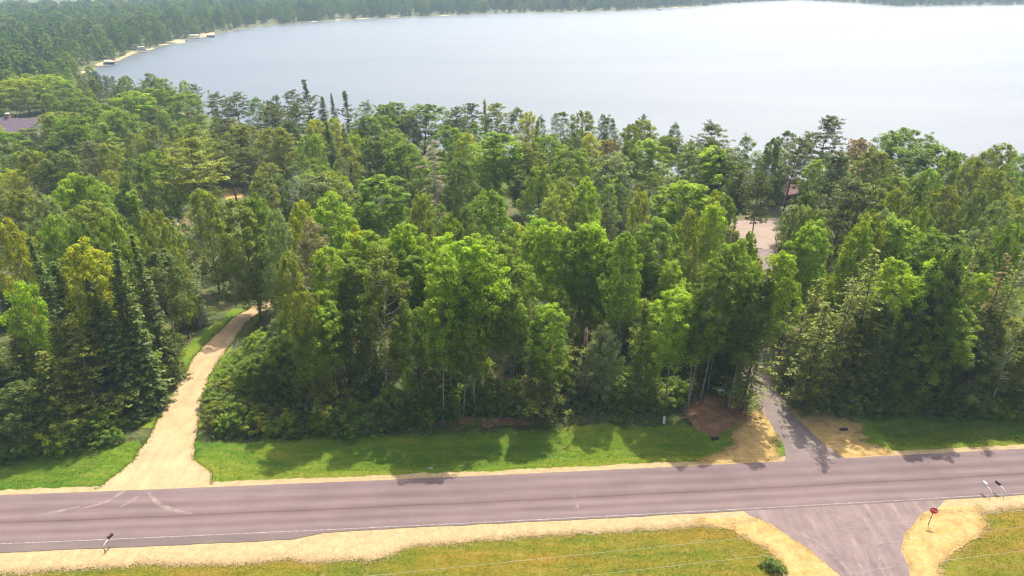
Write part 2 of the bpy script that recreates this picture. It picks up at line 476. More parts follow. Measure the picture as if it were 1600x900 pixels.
EDGE_PTS = {'straw': [], 'sand': []}
def strip_x(name, x0, x1, dx, lo, hi, nv, zoff, material, label, parent=None):
    """Sheet between two road-parallel lines v = lo(x) .. hi(x)."""
    xs = np.arange(x0, x1 + dx * 0.5, dx)
    vs = []
    for x in xs:
        a, b_ = lo(x), max(lo(x) + 0.02, hi(x))
        for k in range(nv + 1):
            v = a + (b_ - a) * k / nv
            vs.append((x, v + rv(x)))
    P = np.array(vs); z = hgt(P[:, 0], P[:, 1]) + zoff
    fs = []
    for i in range(len(xs) - 1):
        for k in range(nv):
            a = i * (nv + 1) + k
            fs.append((a, a + nv + 1, a + nv + 2, a + 1))
    o = link(name, newmesh(name, np.column_stack([P, z]), fs, material, True), parent)
    if label: tag(o, label, kind="structure")
    return o
def strip_y(name, rows, zoff, material, label, jag=0.25, nseg=10, dy=0.35, seed=0.0, parent=None):
    """Sheet whose left and right edges are given at rows (y, xl, xr)."""
    rows = sorted(rows); ys = np.arange(rows[0][0], rows[-1][0], dy)
    yl = [r[0] for r in rows]
    vs = []
    for y in ys:
        a = np.interp(y, yl, [r[1] for r in rows]) + jag * (fbm(y, seed, 0.55) + 0.6 * fbm(y, seed + 9, 2.1))
        b_ = np.interp(y, yl, [r[2] for r in rows]) + jag * (fbm(y, seed + 20, 0.55) + 0.6 * fbm(y, seed + 31, 2.1))
        for k in range(nseg + 1):
            vs.append((a + (b_ - a) * k / nseg, y))
        if 'straw' in name: EDGE_PTS['straw'] += [(a, y), (b_, y)]
        elif name == 'dirt_track': EDGE_PTS['sand'] += [(a, y), (b_, y)]
    P = np.array(vs); z = hgt(P[:, 0], P[:, 1]) + zoff
    fs = []
    for i in range(len(ys) - 1):
        for k in range(nseg):
            a = i * (nseg + 1) + k
            fs.append((a, a + 1, a + nseg + 2, a + nseg + 1))
    o = link(name, newmesh(name, np.column_stack([P, z]), fs, material, True), parent)
    if label: tag(o, label, kind="structure")
    return o
def patch(name, pts, zoff, material, label, jag=0.6, seed=0.0, parent=None, rings=7, tag_it=True):
    """Irregular ground patch round its centre, ragged edge."""
    pts = np.array(pts, float); c = pts.mean(0)
    n = len(pts); dense = []
    for i in range(n):
        a, b_ = pts[i], pts[(i + 1) % n]
        k = max(2, int(np.hypot(*(b_ - a)) / 0.3))
        for j in range(k):
            dense.append(a + (b_ - a) * j / k)
    dense = np.array(dense)
    out = []
    for p in dense:
        d = p - c; r = np.hypot(*d) + 1e-6
        q = jag * (fbm(p[0], p[1] + seed, 0.5) + 0.7 * fbm(p[0] + 40, p[1] + seed, 1.7) + 0.5 * fbm(p[0], p[1] + seed + 60, 5.0))
        out.append(c + d * (1 + q / r))
    out = np.array(out); m_ = len(out)
    vs = [c] + [c + (o - c) * (k / rings) for k in range(1, rings + 1) for o in out]
    if 'straw' in name: EDGE_PTS['straw'] += [tuple(q) for q in out]
    P = np.array(vs); z = hgt(P[:, 0], P[:, 1]) + zoff
    fs = [(0, 1 + j, 1 + (j + 1) % m_) for j in range(m_)]
    for k in range(rings - 1):
        for j in range(m_):
            a = 1 + k * m_ + j; b_ = 1 + k * m_ + (j + 1) % m_
            fs.append((a, a + m_, b_ + m_, b_))
    o = link(name, newmesh(name, np.column_stack([P, z]), fs, material, True), parent)
    if label: tag(o, label, kind="structure")
    return o

XA, XB = -160, 180
jg = lambda x, s, a: a * (fbm(x, s, 0.35) + 0.6 * fbm(x, s + 5, 1.6) + 0.35 * fbm(x, s + 8, 5.0))
strip_x("grass_verge", XA, XB, 0.5, lambda x: 26.0, lambda x: 53.2, 60, 0.02, M['verge_dry'], "dry mown grass between the road and the viewer")
strip_x("grass_verge", XA, XB, 0.5, lambda x: 61.6, lambda x: 69.6 + jg(x, 7, 1.0) + 1.2 * (x < -48), 24, 0.03, M['verge_lush'], "lush green mown verge sloping into the ditch before the wood")
near_sh = lambda x: float(np.interp(x, [-60, -48, -34, -24, -14, -10, -4, 8, 20, 25, 30, 60], [50.6, 50.55, 50.7, 50.4, 49.9, 51.4, 51.9, 52.05, 52.2, 52.4, 51.6, 52.2])) + jg(x, 2, 0.32)
strip_x("road_shoulder", XA, XB, 0.16, near_sh, lambda x: 54.0, 6, 0.06, M['shoulder'], "sandy gravel shoulder on the mown-grass side of the road")
far_sh = lambda x: 62.15 + jg(x, 4, 0.22)
strip_x("road_shoulder", XA, XB, 0.16, lambda x: 61.0, far_sh, 4, 0.06, M['shoulder'], "narrow sandy shoulder between the road and the wood's verge")
pave_lo = lambda x: float(np.interp(x, [-200, -22, -19, -10, 200], [52.75, 52.95, 53.72, 53.82, 53.82])) + jg(x, 11, 0.07)
road = strip_x("road", -400, 420, 0.5, pave_lo, lambda x: 61.31 + 0.04 * fbm(x, 3, 0.8), 10, 0.10, M['road'], "straight two-lane road of worn pinkish asphalt")
strip_x("edge_line", -150, 170, 0.5, lambda x: 54.02, lambda x: 54.11, 1, 0.106, M['paint'], None, road)
strip_x("edge_line", -150, 170, 0.5, lambda x: 61.02, lambda x: 61.10, 1, 0.106, M['faintdust'], None, road)

# sandy track through the wood
trk = [(56.5, -46.6, -31.2), (59.4, -45.5, -33.2), (61.5, -44.9, -34.2), (63.8, -44.2, -37.2), (68.6, -44.5, -38.8), (74, -45.4, -40.6), (81.7, -46.0, -42.3), (87, -46.6, -42.8), (92.7, -46.6, -43.0),
       (100.2, -46.0, -42.9), (104, -44.4, -41.2), (109, -41.5, -38.2), (118, -38, -34.6), (135, -38, -34.8)]
strip_y("dirt_track", trk, 0.09, M['track'], "pale sandy track running from the road into the wood", 0.22, 12, 0.35, 1.0)
strip_y("track_verge", [(70, -48.6, -38.6), (76, -49.6, -40.6), (84, -49.6, -42.0), (94, -49.0, -42.5), (104, -47.6, -41)], 0.05, M['verge_lush'], "grass edging along the sandy track", 0.35, 14, 0.35, 12.0)
# paved driveway
drv = [(62.2, 30.1, 42.2), (63.2, 31.6, 40.2), (64.6, 32.3, 38.6), (68, 32.8, 37.3), (72, 32.5, 36.4), (78, 32.6, 36.0), (84, 33.2, 36.2), (92, 35.5, 38.6), (104, 40, 43.4), (118, 46, 50), (131, 50.5, 56)]
strip_y("driveway", drv, 0.092, M['driveway'], "paved driveway leading from the road into the wood", 0.12, 10, 0.35, 3.0)
patch("straw_patch", [at(*p) for p in [(1085, 726), (1140, 700), (1150, 672), (1180, 645), (1210, 655), (1214, 695), (1210, 722), (1150, 726)]], 0.075, M['straw'], "straw mulch strip on the wood side of the driveway mouth", 0.9, 5)
patch("straw_patch", [at(*p) for p in [(1212, 640), (1262, 640), (1325, 650), (1345, 672), (1345, 690), (1400, 708), (1300, 719), (1240, 700), (1215, 668)]], 0.075, M['straw'], "straw mulch spread beyond the driveway mouth towards the ditch", 0.9, 8)
patch("needle_litter", [at(*p) for p in [(1062, 655), (1075, 632), (1110, 618), (1150, 620), (1172, 645), (1158, 668), (1110, 678)]], 0.07, M['needles'], "bare reddish brown needle litter beside the driveway", 0.8, 2)
patch("needle_litter", [at(*p) for p in [(660, 662), (700, 652), (760, 650), (820, 655), (840, 664), (760, 667)]], 0.07, M['needles'], "thin brown litter under the aspens at the wood's edge", 0.7, 4)
patch("sand_yard", [(48.5, 132), (56, 130), (60, 140), (63, 150), (57, 152), (49, 148)], 0.06, M['yard'], "open sandy yard in front of the lakeside house", 1.0, 3)
patch("sand_clearing", [at(*p) for p in [(248, 334), (265, 330), (284, 337), (280, 347), (252, 347)]], 0.06, M['yard'], "sunlit sandy clearing inside the wood", 1.2, 6)
patch("sand_clearing", [at(*p) for p in [(348, 287), (374, 285), (378, 304), (350, 306)]], 0.06, M['straw'], "golden sunlit clearing among the pines", 1.0, 9)
patch("sand_clearing", [at(*p) for p in [(1150, 574), (1176, 570), (1182, 588), (1160, 592)]], 0.06, M['yard'], "small sandy patch beside the driveway inside the wood", 0.5, 9)
patch("meadow_clearing", [at(*p) for p in [(1490, 322), (1535, 322), (1535, 350), (1488, 352)]], 0.06, M['verge_lush'], "yellow green grassy clearing near the lake", 1.0, 7)
patch("sand_clearing", [at(*p) for p in [(445, 452), (470, 448), (470, 480), (440, 482)]], 0.06, M['yard'], "patch of bare sand by the bend of the track", 0.5, 13)
# side road and straw round its mouth
sr = [(30, 36.5, 43.5)] + [(at(*a)[1], at(*a)[0], at(*b_)[0]) for a, b_ in
      [((1330, 905), (1425, 905)), ((1295, 880), (1420, 880)), ((1262, 855), (1408, 855)), ((1228, 836), (1412, 836)), ((1195, 815), (1432, 815)), ((1172, 806), (1437, 806)), ((1165, 801), (1438, 796)), ((1158, 796), (1455, 786))]] + [(59.5, 24.5, 49.5)]
strip_y("straw_patch", [(36, 30, 36.8)] + [(at(*a)[1], at(*a)[0], at(*b_)[0]) for a, b_ in [((1225, 902), (1330, 902)), ((1215, 870), (1290, 870)), ((1185, 850), (1258, 850)), ((1140, 828), (1222, 828)), ((1085, 816), (1195, 814)), ((1100, 808), (1190, 806))]], 0.075, M['straw'], "pale straw strip along the near bend of the side road", 0.35, 10, 0.25, 17.0)
strip_y("straw_patch", [(36, 43.5, 47.5)] + [(at(*a)[1], at(*a)[0], at(*b_)[0]) for a, b_ in [((1420, 902), (1478, 902)), ((1412, 880), (1470, 880)), ((1404, 855), (1500, 858)), ((1406, 838), (1535, 840)), ((1428, 815), (1540, 815)), ((1432, 802), (1532, 800)), ((1450, 789), (1530, 788))]], 0.075, M['straw'], "golden straw mulch under the stop sign", 0.5, 12, 0.25, 23.0)
strip_y("side_road", sr, 0.088, M['side_road'], "dusty side road meeting the main road in a wide flare", 0.16, 14, 0.3, 29.0)

# tyre dust and a sprayed survey mark on the road
def mark(name, pts, width, material, z=0.107):
    pts = [Vector((*at(*p), 0)) for p in pts]
    pp = []
    for i in range(len(pts) - 1):                       # smooth the polyline
        for k in range(8):
            t = k / 8; p0 = pts[max(i - 1, 0)]; p1 = pts[i]; p2 = pts[i + 1]; p3 = pts[min(i + 2, len(pts) - 1)]
            pp.append(0.5 * ((2 * p1) + (p2 - p0) * t + (2 * p0 - 5 * p1 + 4 * p2 - p3) * t * t + (3 * p1 - p0 - 3 * p2 + p3) * t ** 3))
    pp.append(pts[-1])
    vs = []
    for i, p in enumerate(pp):
        d = (pp[min(i + 1, len(pp) - 1)] - pp[max(i - 1, 0)]).normalized()
        s = Vector((-d.y, d.x, 0)) * width * 0.5 * (0.35 + 0.65 * math.sin(math.pi * min(max(i / (len(pp) - 1), 0.06), 0.94)))
        vs += [(p.x - s.x, p.y - s.y, z), (p.x + s.x, p.y + s.y, z)]
    fs = [(2 * i, 2 * i + 1, 2 * i + 3, 2 * i + 2) for i in range(len(pp) - 1)]
    return link(name, newmesh(name, vs, fs, material), road)
mark("tyre_mark", [(62, 806), (90, 800), (125, 793)], 0.45, M['dust'])
mark("tyre_mark", [(125, 797), (165, 785), (190, 771), (196, 766)], 0.5, M['dust'], 0.108)
mark("tyre_mark", [(188, 793), (205, 785), (215, 777)], 0.4, M['dust'], 0.109)
mark("tyre_mark", [(232, 770), (248, 788), (275, 799), (300, 804)], 0.5, M['dust'], 0.110)
mark("tyre_mark", [(125, 812), (150, 806)], 0.3, M['faintdust'], 0.111)
for k in range(7):
    c0 = 300 + k * 7
    mark("tyre_mark", [(c0 - 22, 766), (c0, 772), (c0 + 8, 784), (c0 - 6, 796)], 0.16, M['faintdust'], 0.112 + 0.001 * k)
mark("tyre_mark", [(1262, 752), (1270, 735), (1290, 722)], 0.3, M['faintdust'], 0.12)
mark("survey_mark", [(892, 775), (897, 777), (894, 779)], 0.3, M['dust'], 0.121)
mark("survey_mark", [(900, 788), (903, 793), (897, 795)], 0.3, M['dust'], 0.122)
for k, (a, b_) in enumerate([((1240, 830), (1330, 898)), ((1285, 815), (1350, 898)), ((1385, 800), (1372, 895)), ((1360, 806), (1355, 880)), ((1400, 800), (1390, 860))]):
    mid_ = ((a[0] + b_[0]) / 2 + (8 if a[0] < 1340 else -4), (a[1] + b_[1]) / 2 - 4)
    mark("tyre_mark", [a, mid_, b_], 0.5, M['faintdust'], 0.108 + 0.001 * k)

# ------------------------------------------------------------------ tree meshes
def unit(v):
    return v / (np.linalg.norm(v, axis=-1, keepdims=True) + 1e-9)
def leaf_mesh(name, cen, nrm, size, aspect, tint, material, along=None):
    """Diamond leaves: centre, normal, length; tint is a per-leaf colour factor."""
    n = len(cen)
    nrm = unit(nrm)
    if along is None:
        along = rng.normal(size=(n, 3))
    t = unit(along - nrm * np.sum(along * nrm, 1, keepdims=True))
    s = np.cross(nrm, t)
    size = np.asarray(size).reshape(-1, 1)
    a = cen - t * size * 0.5; c = cen + t * size * 0.5
    mid = cen + nrm * size * 0.10
    b_ = mid + s * size * aspect * 0.5; d = mid - s * size * aspect * 0.5
    vs = np.stack([a, b_, c, d], 1).reshape(-1, 3)
    me = bpy.data.meshes.new(name)
    me.vertices.add(4 * n); me.vertices.foreach_set("co", vs.astype(np.float32).ravel())
    me.loops.add(4 * n); me.loops.foreach_set("vertex_index", np.arange(4 * n, dtype=np.int32))
    me.polygons.add(n); me.polygons.foreach_set("loop_start", np.arange(0, 4 * n, 4, dtype=np.int32))
    att = me.attributes.new("tint", 'FLOAT_COLOR', 'POINT')
    col = np.ones((4 * n, 4), np.float32); col[:, :3] = np.repeat(tint, 4, axis=0)
    att.data.foreach_set("color", col.ravel())
    me.materials.append(material)
    me.update(calc_edges=True)
    return me
def rdir(n):
    return unit(rng.normal(size=(n, 3)))
def tints(n, amt=0.22, warm=0.12):
    k = 1 + rng.normal(0, amt, (n, 1)).clip(-0.5, 0.7)
    w_ = rng.normal(0, warm, (n, 1))
    return (k * np.concatenate([1 + w_, np.ones((n, 1)), 1 - w_], 1)).clip(0.2, 2.2)
def trunk_pts(H, lean, n=7, top=0.93):
    ph = rng.uniform(0, 6.28, 2)
    return [(lean[0] * (i / n) ** 1.5 + 0.10 * math.sin(ph[0] + 3 * i / n) * i / n, lean[1] * (i / n) ** 1.5 + 0.10 * math.sin(ph[1] + 2.5 * i / n) * i / n, H * top * i / n) for i in range(n + 1)]
def at_h(tp, z):
    zs_ = [p[2] for p in tp]
    return np.array([np.interp(z, zs_, [p[0] for p in tp]), np.interp(z, zs_, [p[1] for p in tp]), z])

def make_broadleaf(H, R, base, prof, nclump, cr, nleaf, lsize, tr, lean=0.5, skirt=0.0, open_=0.0):
    """Returns (trunk MB, crown arrays). prof(t) = relative radius, t 0 at crown base .. 1 top."""
    tp = trunk_pts(H, rng.normal(0, lean, 2))
    mb = MB().tube(tp, [tr * (1.25 if i == 0 else 1 - 0.9 * i / (len(tp) - 1)) for i in range(len(tp))], 7)
    ph = rng.uniform(0, 6.28, 6)
    C = []; NN = []; S = []; T = []
    hb = H * base
    for k in range(nclump):
        t = ((k + rng.uniform(0, 1)) / nclump) ** 0.92
        az = k * 2.39996 + rng.normal(0, 0.35)
        lobes = 1 + 0.24 * math.sin(2 * az + ph[0] + 3 * t) + 0.22 * math.sin(3 * az + ph[1] - 5 * t) + 0.12 * math.sin(9 * t + ph[2] + az)
        rr = R * prof(t) * lobes * (0.25 + 0.75 * rng.uniform(0.02, 1) ** 0.38)
        z = hb + (H - hb) * t + rng.normal(0, 0.25)
        ax = at_h(tp, min(z, H * 0.92))
        c = np.array([ax[0] + rr * math.cos(az), ax[1] + rr * math.sin(az), z])
        if open_ and rng.uniform() < open_: continue
        r = cr * rng.uniform(0.65, 1.3) * (1 - 0.35 * t)
        if rng.uniform() < 0.45:
            zb = max(hb * 0.85, z - rr * rng.uniform(0.5, 0.9))
            p0 = at_h(tp, zb); p1 = c
            mid = (p0 + p1) / 2 + np.array([0, 0, -0.12 * rr])
            r0 = max(0.025, tr * 0.32 * (1 - t))
            mb.tube([p0, mid, p1], [r0, r0 * 0.65, 0.012], 4, False)
        n = int(nleaf * rng.uniform(0.7, 1.3))
        d = rdir(n); d[:, 2] = np.where((d[:, 2] < -0.2) & (rng.uniform(size=n) < 0.6), -d[:, 2], d[:, 2])
        q = rng.uniform(0.25, 1, (n, 1)) ** 0.45
        pos = c + d * q * np.array([r, r, r * 0.88])
        if skirt:
            pos[:, 2] -= skirt * rng.uniform(0, 1, n) ** 2 * r * 1.4
        C.append(pos); NN.append(0.5 * d + np.array([0, 0, 0.65]) + 0.6 * rdir(n))
        S.append(lsize * rng.uniform(0.7, 1.35, n))
        tt = tints(n, 0.16, 0.06) * (1 + rng.normal(0, 0.11))
        T.append(tt)
    return mb, np.concatenate(C), np.concatenate(NN), np.concatenate(S), np.concatenate(T)

def conifer(H, R, z0, spacing, nb, prof, droop, spray, tr, jitter=0.25, step=0.24, upturn=0.0, lean=0.25, tuft=False, tsz=0.4, inner=0.2):
    tp = trunk_pts(H, rng.normal(0, lean, 2), 8, 0.985)
    mb = MB().tube(tp, [tr * (1.2 if i == 0 else 1 - 0.94 * i / (len(tp) - 1)) for i in range(len(tp))], 7)
    C = []; NN = []; S = []; T = []; A = []
    z = z0; az0 = 0
    while z < H * 0.985:
        t = (z - z0) / (H - z0)
        for k in range(max(3, int(nb * rng.uniform(0.7, 1.2)))):
            az = az0 + 6.2832 * k / nb + rng.normal(0, 0.25)
            Lb = R * prof(t) * max(0.35, 1 + rng.normal(0, jitter)) + 0.12
            dr = droop(t) + rng.normal(0, 0.09)
            dirh = np.array([math.cos(az), math.sin(az), 0])
            p0 = at_h(tp, z + rng.normal(0, spacing * 0.25))
            ns = max(2, int(Lb / step))
            f = (np.arange(ns) + rng.uniform(0, 1, ns)) / ns
            f = f[f > inner] if ns > 3 else f
            P = p0 + dirh * (f * Lb)[:, None] + np.array([0, 0, 1]) * ((f * Lb) * dr + upturn * Lb * f ** 2.4)[:, None]
            tipz = Lb * dr + upturn * Lb
            if Lb > 0.8:
                mb.tube([p0, p0 + dirh * Lb * 0.55 + np.array([0, 0, Lb * 0.55 * dr + upturn * Lb * 0.2]), p0 + dirh * Lb * 0.97 + np.array([0, 0, tipz])], [max(0.018, tr * 0.2 * (1 - t)), 0.018, 0.006], 3, False)
            side = np.array([-dirh[1], dirh[0], 0])
            bt = 1 + rng.normal(0, 0.13)
            for pnt, ff in zip(P, f):
                m_ = spray
                if tuft:
                    d = rdir(m_); d[:, 2] = d[:, 2] * 0.75 + 0.25
                    C.append(pnt + d * tsz * rng.uniform(0.35, 1.0, (m_, 1)) + side * rng.normal(0, 0.28 * tsz + 0.16 * Lb * (1 - abs(ff - 0.6))))
                    NN.append(rdir(m_) * 0.7 + np.array([0, 0, 0.6])); A.append(d)
                    S.append(tsz * rng.uniform(0.6, 1.1, m_))
                else:
                    wide = 0.36 * Lb * (1 - ff) + 0.10
                    off = rng.uniform(-1, 1, m_)[:, None]
                    C.append(pnt + side * off * wide + np.array([0, 0, -1]) * (np.abs(off) * wide * 0.35 + rng.uniform(0, 0.10, (m_, 1))))
                    d = unit(dirh + side * off * 1.1 + np.array([0, 0, dr - 0.1]) + 0.3 * rdir(m_))
                    NN.append(np.array([0, 0, 1.0]) + 0.45 * rdir(m_)); A.append(d)
                    S.append(tsz * rng.uniform(0.7, 1.3, m_))
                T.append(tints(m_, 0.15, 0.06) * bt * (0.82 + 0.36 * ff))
        z += spacing * rng.uniform(0.75, 1.25); az0 += 0.9
    return mb, np.concatenate(C), np.concatenate(NN), np.concatenate(S), np.concatenate(T), np.concatenate(A)

def dead(H, tr, spread, depth=4, droop=0.0):
    mb = MB()
    def grow(p, d, Lg, r, lev):
        n = 4; pts = [p]; rad = [r]
        for i in range(n):
            d = unit(d + rng.normal(0, 0.13, 3) + np.array([0, 0, 0.04 - droop * (lev > 1)]))
            p = p + d * Lg / n; pts.append(p); rad.append(max(0.006, r * (1 - 0.62 * (i + 1) / n)))
            if lev < depth and (lev > 0 or i >= 1):
                for _ in range(2 if lev else 3):
                    if rng.uniform() < 0.75:
                        e = unit(d * 0.75 + rdir(1)[0] * spread + np.array([0, 0, 0.12]))
                        grow(p, e, Lg * rng.uniform(0.36, 0.58), max(0.008, r * 0.42), lev + 1)
        mb.tube(pts, rad, 5 if lev < 2 else 3, False)
    grow(np.zeros(3), np.array([0, 0, 1.0]), H, tr, 0)
    return mb

LIB = {}     # kind -> list of (trunk mesh, crown mesh or None, height, crown radius)
def add(kind, name, mb, bark_, leaves, H, R, lmat, aspect=0.62):
    tm = newmesh(name + "_trunk", mb.v, mb.f, bark_, True)
    cm = None
    if leaves is not None:
        al = leaves[4] if len(leaves) > 4 else None
        cm = leaf_mesh(name + "_crown", leaves[0], leaves[1], leaves[2], aspect, leaves[3], lmat, al)
    src = leaves[0] if leaves is not None else np.array([tuple(q) for q in mb.v])
    H = float(src[:, 2].max()); R = float(np.percentile(np.hypot(src[:, 0], src[:, 1]), 93))
    LIB.setdefault(kind, []).append((tm, cm, H, R))
dome = lambda m_, q: (lambda t: max(0.10, (1 - (abs(t - m_) / (m_ + 0.16 if t < m_ else 1.02 - m_)) ** 2.0)) ** q)
for i in range(7):        # aspen: clear pale stem, tall oval crown
    r = make_broadleaf(20, 2.9, 0.44 + 0.05 * rng.normal(), dome(0.52, 0.55), 175, 0.76, 60, 0.25, 0.115, 0.5)
    add('A', "aspen", r[0], M['bark_aspen'], r[1:], 20, 3.2, M['leaf'], 0.8)
for i in range(5):        # birch: white stem, looser drooping crown
    r = make_broadleaf(17, 2.3, 0.30, dome(0.45, 0.6), 130, 0.68, 58, 0.23, 0.10, 0.7, 0.9, 0.12)
    add('B', "birch", r[0], M['bark_birch'], r[1:], 17, 2.6, M['leaf'], 0.7)
for i in range(8):        # oak / maple: low broad rounded crown
    r = make_broadleaf(16, 4.1, 0.14, dome(0.50, 0.5), 190, 0.96, 68, 0.285, 0.19, 0.5)
    add('O', "oak", r[0], M['bark_dark'], r[1:], 16, 4.5, M['leaf'], 0.8)
for i in range(5):        # spruce: narrow cone of drooping boughs
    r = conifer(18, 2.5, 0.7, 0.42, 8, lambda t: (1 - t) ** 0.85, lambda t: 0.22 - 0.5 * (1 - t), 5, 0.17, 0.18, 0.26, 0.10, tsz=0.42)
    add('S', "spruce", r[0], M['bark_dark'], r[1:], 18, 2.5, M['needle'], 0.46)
for i in range(4):        # white pine: feathery tiers with upswept tips
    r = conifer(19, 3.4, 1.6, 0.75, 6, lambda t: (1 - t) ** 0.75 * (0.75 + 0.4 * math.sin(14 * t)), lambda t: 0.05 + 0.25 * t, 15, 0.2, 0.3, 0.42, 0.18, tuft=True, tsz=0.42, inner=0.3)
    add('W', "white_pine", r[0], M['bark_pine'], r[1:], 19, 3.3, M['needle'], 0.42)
for i in range(6):        # red pine: bare stem, rounded tufted crown with gaps
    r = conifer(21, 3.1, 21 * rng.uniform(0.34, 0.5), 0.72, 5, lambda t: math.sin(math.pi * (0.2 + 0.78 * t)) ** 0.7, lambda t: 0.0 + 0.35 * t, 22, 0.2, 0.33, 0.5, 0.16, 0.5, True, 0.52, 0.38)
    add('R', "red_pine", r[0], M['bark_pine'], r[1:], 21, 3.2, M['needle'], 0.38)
for i in range(5):        # tamarack: thin wispy spire showing its stem
    r = conifer(17, 1.9, 1.2, 0.5, 6, lambda t: (1 - t) ** 0.6 * 0.9, lambda t: -0.12 + 0.3 * t, 5, 0.14, 0.35, 0.27, 0.05, tsz=0.30, inner=0.15)
    add('T', "tamarack", r[0], M['bark_dark'], r[1:], 17, 1.9, M['needle'], 0.40)
for i in range(3):        # bare dead tree
    add('D', "dead_tree", dead(13, 0.17, 0.9), M['bark_dead'], None, 13, 3.0, None)
for i in range(2):        # dead pine hung with grey lichen
    r = conifer(18, 2.4, 3.0, 0.8, 4, lambda t: 0.35 + 0.75 * math.sin(math.pi * (0.15 + 0.8 * t)), lambda t: 0.1, 8, 0.2, 0.5, 0.20, -0.34, tsz=0.40, inner=0.15)
    add('L', "lichen_tree", r[0], M['bark_dead'], r[1:], 18, 2.5, M['needle'], 0.24)
for i in range(6):        # shrub: several stems, foliage to the ground
    r = make_broadleaf(3.4, 1.75, 0.04, dome(0.42, 0.45), 46, 0.5, 46, 0.21, 0.05, 0.2)
    add('H', "shrub", r[0], M['bark_dark'], r[1:], 3.4, 1.9, M['leaf'], 0.75)

TONE = {'lime': (0.245, 0.355, 0.014), 'green': (0.165, 0.250, 0.018), 'olive': (0.195, 0.235, 0.026), 'dark': (0.118, 0.172, 0.032), 'blue': (0.195, 0.250, 0.095),
        'yellow': (0.290, 0.325, 0.010), 'rust': (0.23, 0.175, 0.065), 'grey': (0.30, 0.27, 0.22), 'twig': (0.21, 0.195, 0.10)}
TWORD = {'lime': 'bright green', 'green': 'mid green', 'olive': 'olive green', 'dark': 'dark green', 'blue': 'pale grey-green', 'yellow': 'yellow-green', 'rust': 'rusty brown', 'grey': 'bare grey', 'twig': 'thin brown-grey'}
KNAME = {'A': ('aspen_tree', 'aspen'), 'B': ('birch_tree', 'birch'), 'O': ('oak_tree', 'oak'), 'S': ('spruce_tree', 'spruce'), 'W': ('white_pine_tree', 'feathery pine'),
         'R': ('red_pine_tree', 'tall pine'), 'T': ('tamarack_tree', 'tamarack'), 'D': ('dead_tree', 'leafless tree'), 'L': ('dead_tree', 'lichen-hung dead pine'), 'H': ('shrub', 'shrub')}
KCAT = {'A': 'aspen tree', 'B': 'birch tree', 'O': 'oak tree', 'S': 'spruce tree', 'W': 'pine tree', 'R': 'pine tree', 'T': 'tamarack tree', 'D': 'dead tree', 'L': 'dead tree', 'H': 'shrub'}

def hauto(y):
    return float(np.interp(y, [110, 150, 250, 350, 395, 450, 500], [15, 15.5, 18.5, 22, 23, 17.5, 14.5]))
TREES = []          # dict(kind, tone, x, y, H, W)
def corridor(x, y, pad):
    """True on the track, the driveway or the yard."""
    for rows in (trk, drv):
        ys = [r[0] for r in rows]
        if ys[0] - 1 < y < ys[-1]:
            if np.interp(y, ys, [r[1] for r in rows]) - pad < x < np.interp(y, ys, [r[2] for r in rows]) + pad:
                return True
    return 47 - pad < x < 64 + pad and 128 < y < 156
def put(kind, tone, x, y, H, Wm):
    if corridor(x, y, 1.2):
        for s in (1.5, -1.5, 3, -3, 4.5, -4.5, 6, -6, 8, -8):
            if not corridor(x + s, y, 1.2):
                x += s; break
    TREES.append(dict(k=kind, t=tone, x=x, y=y, H=H, W=Wm))
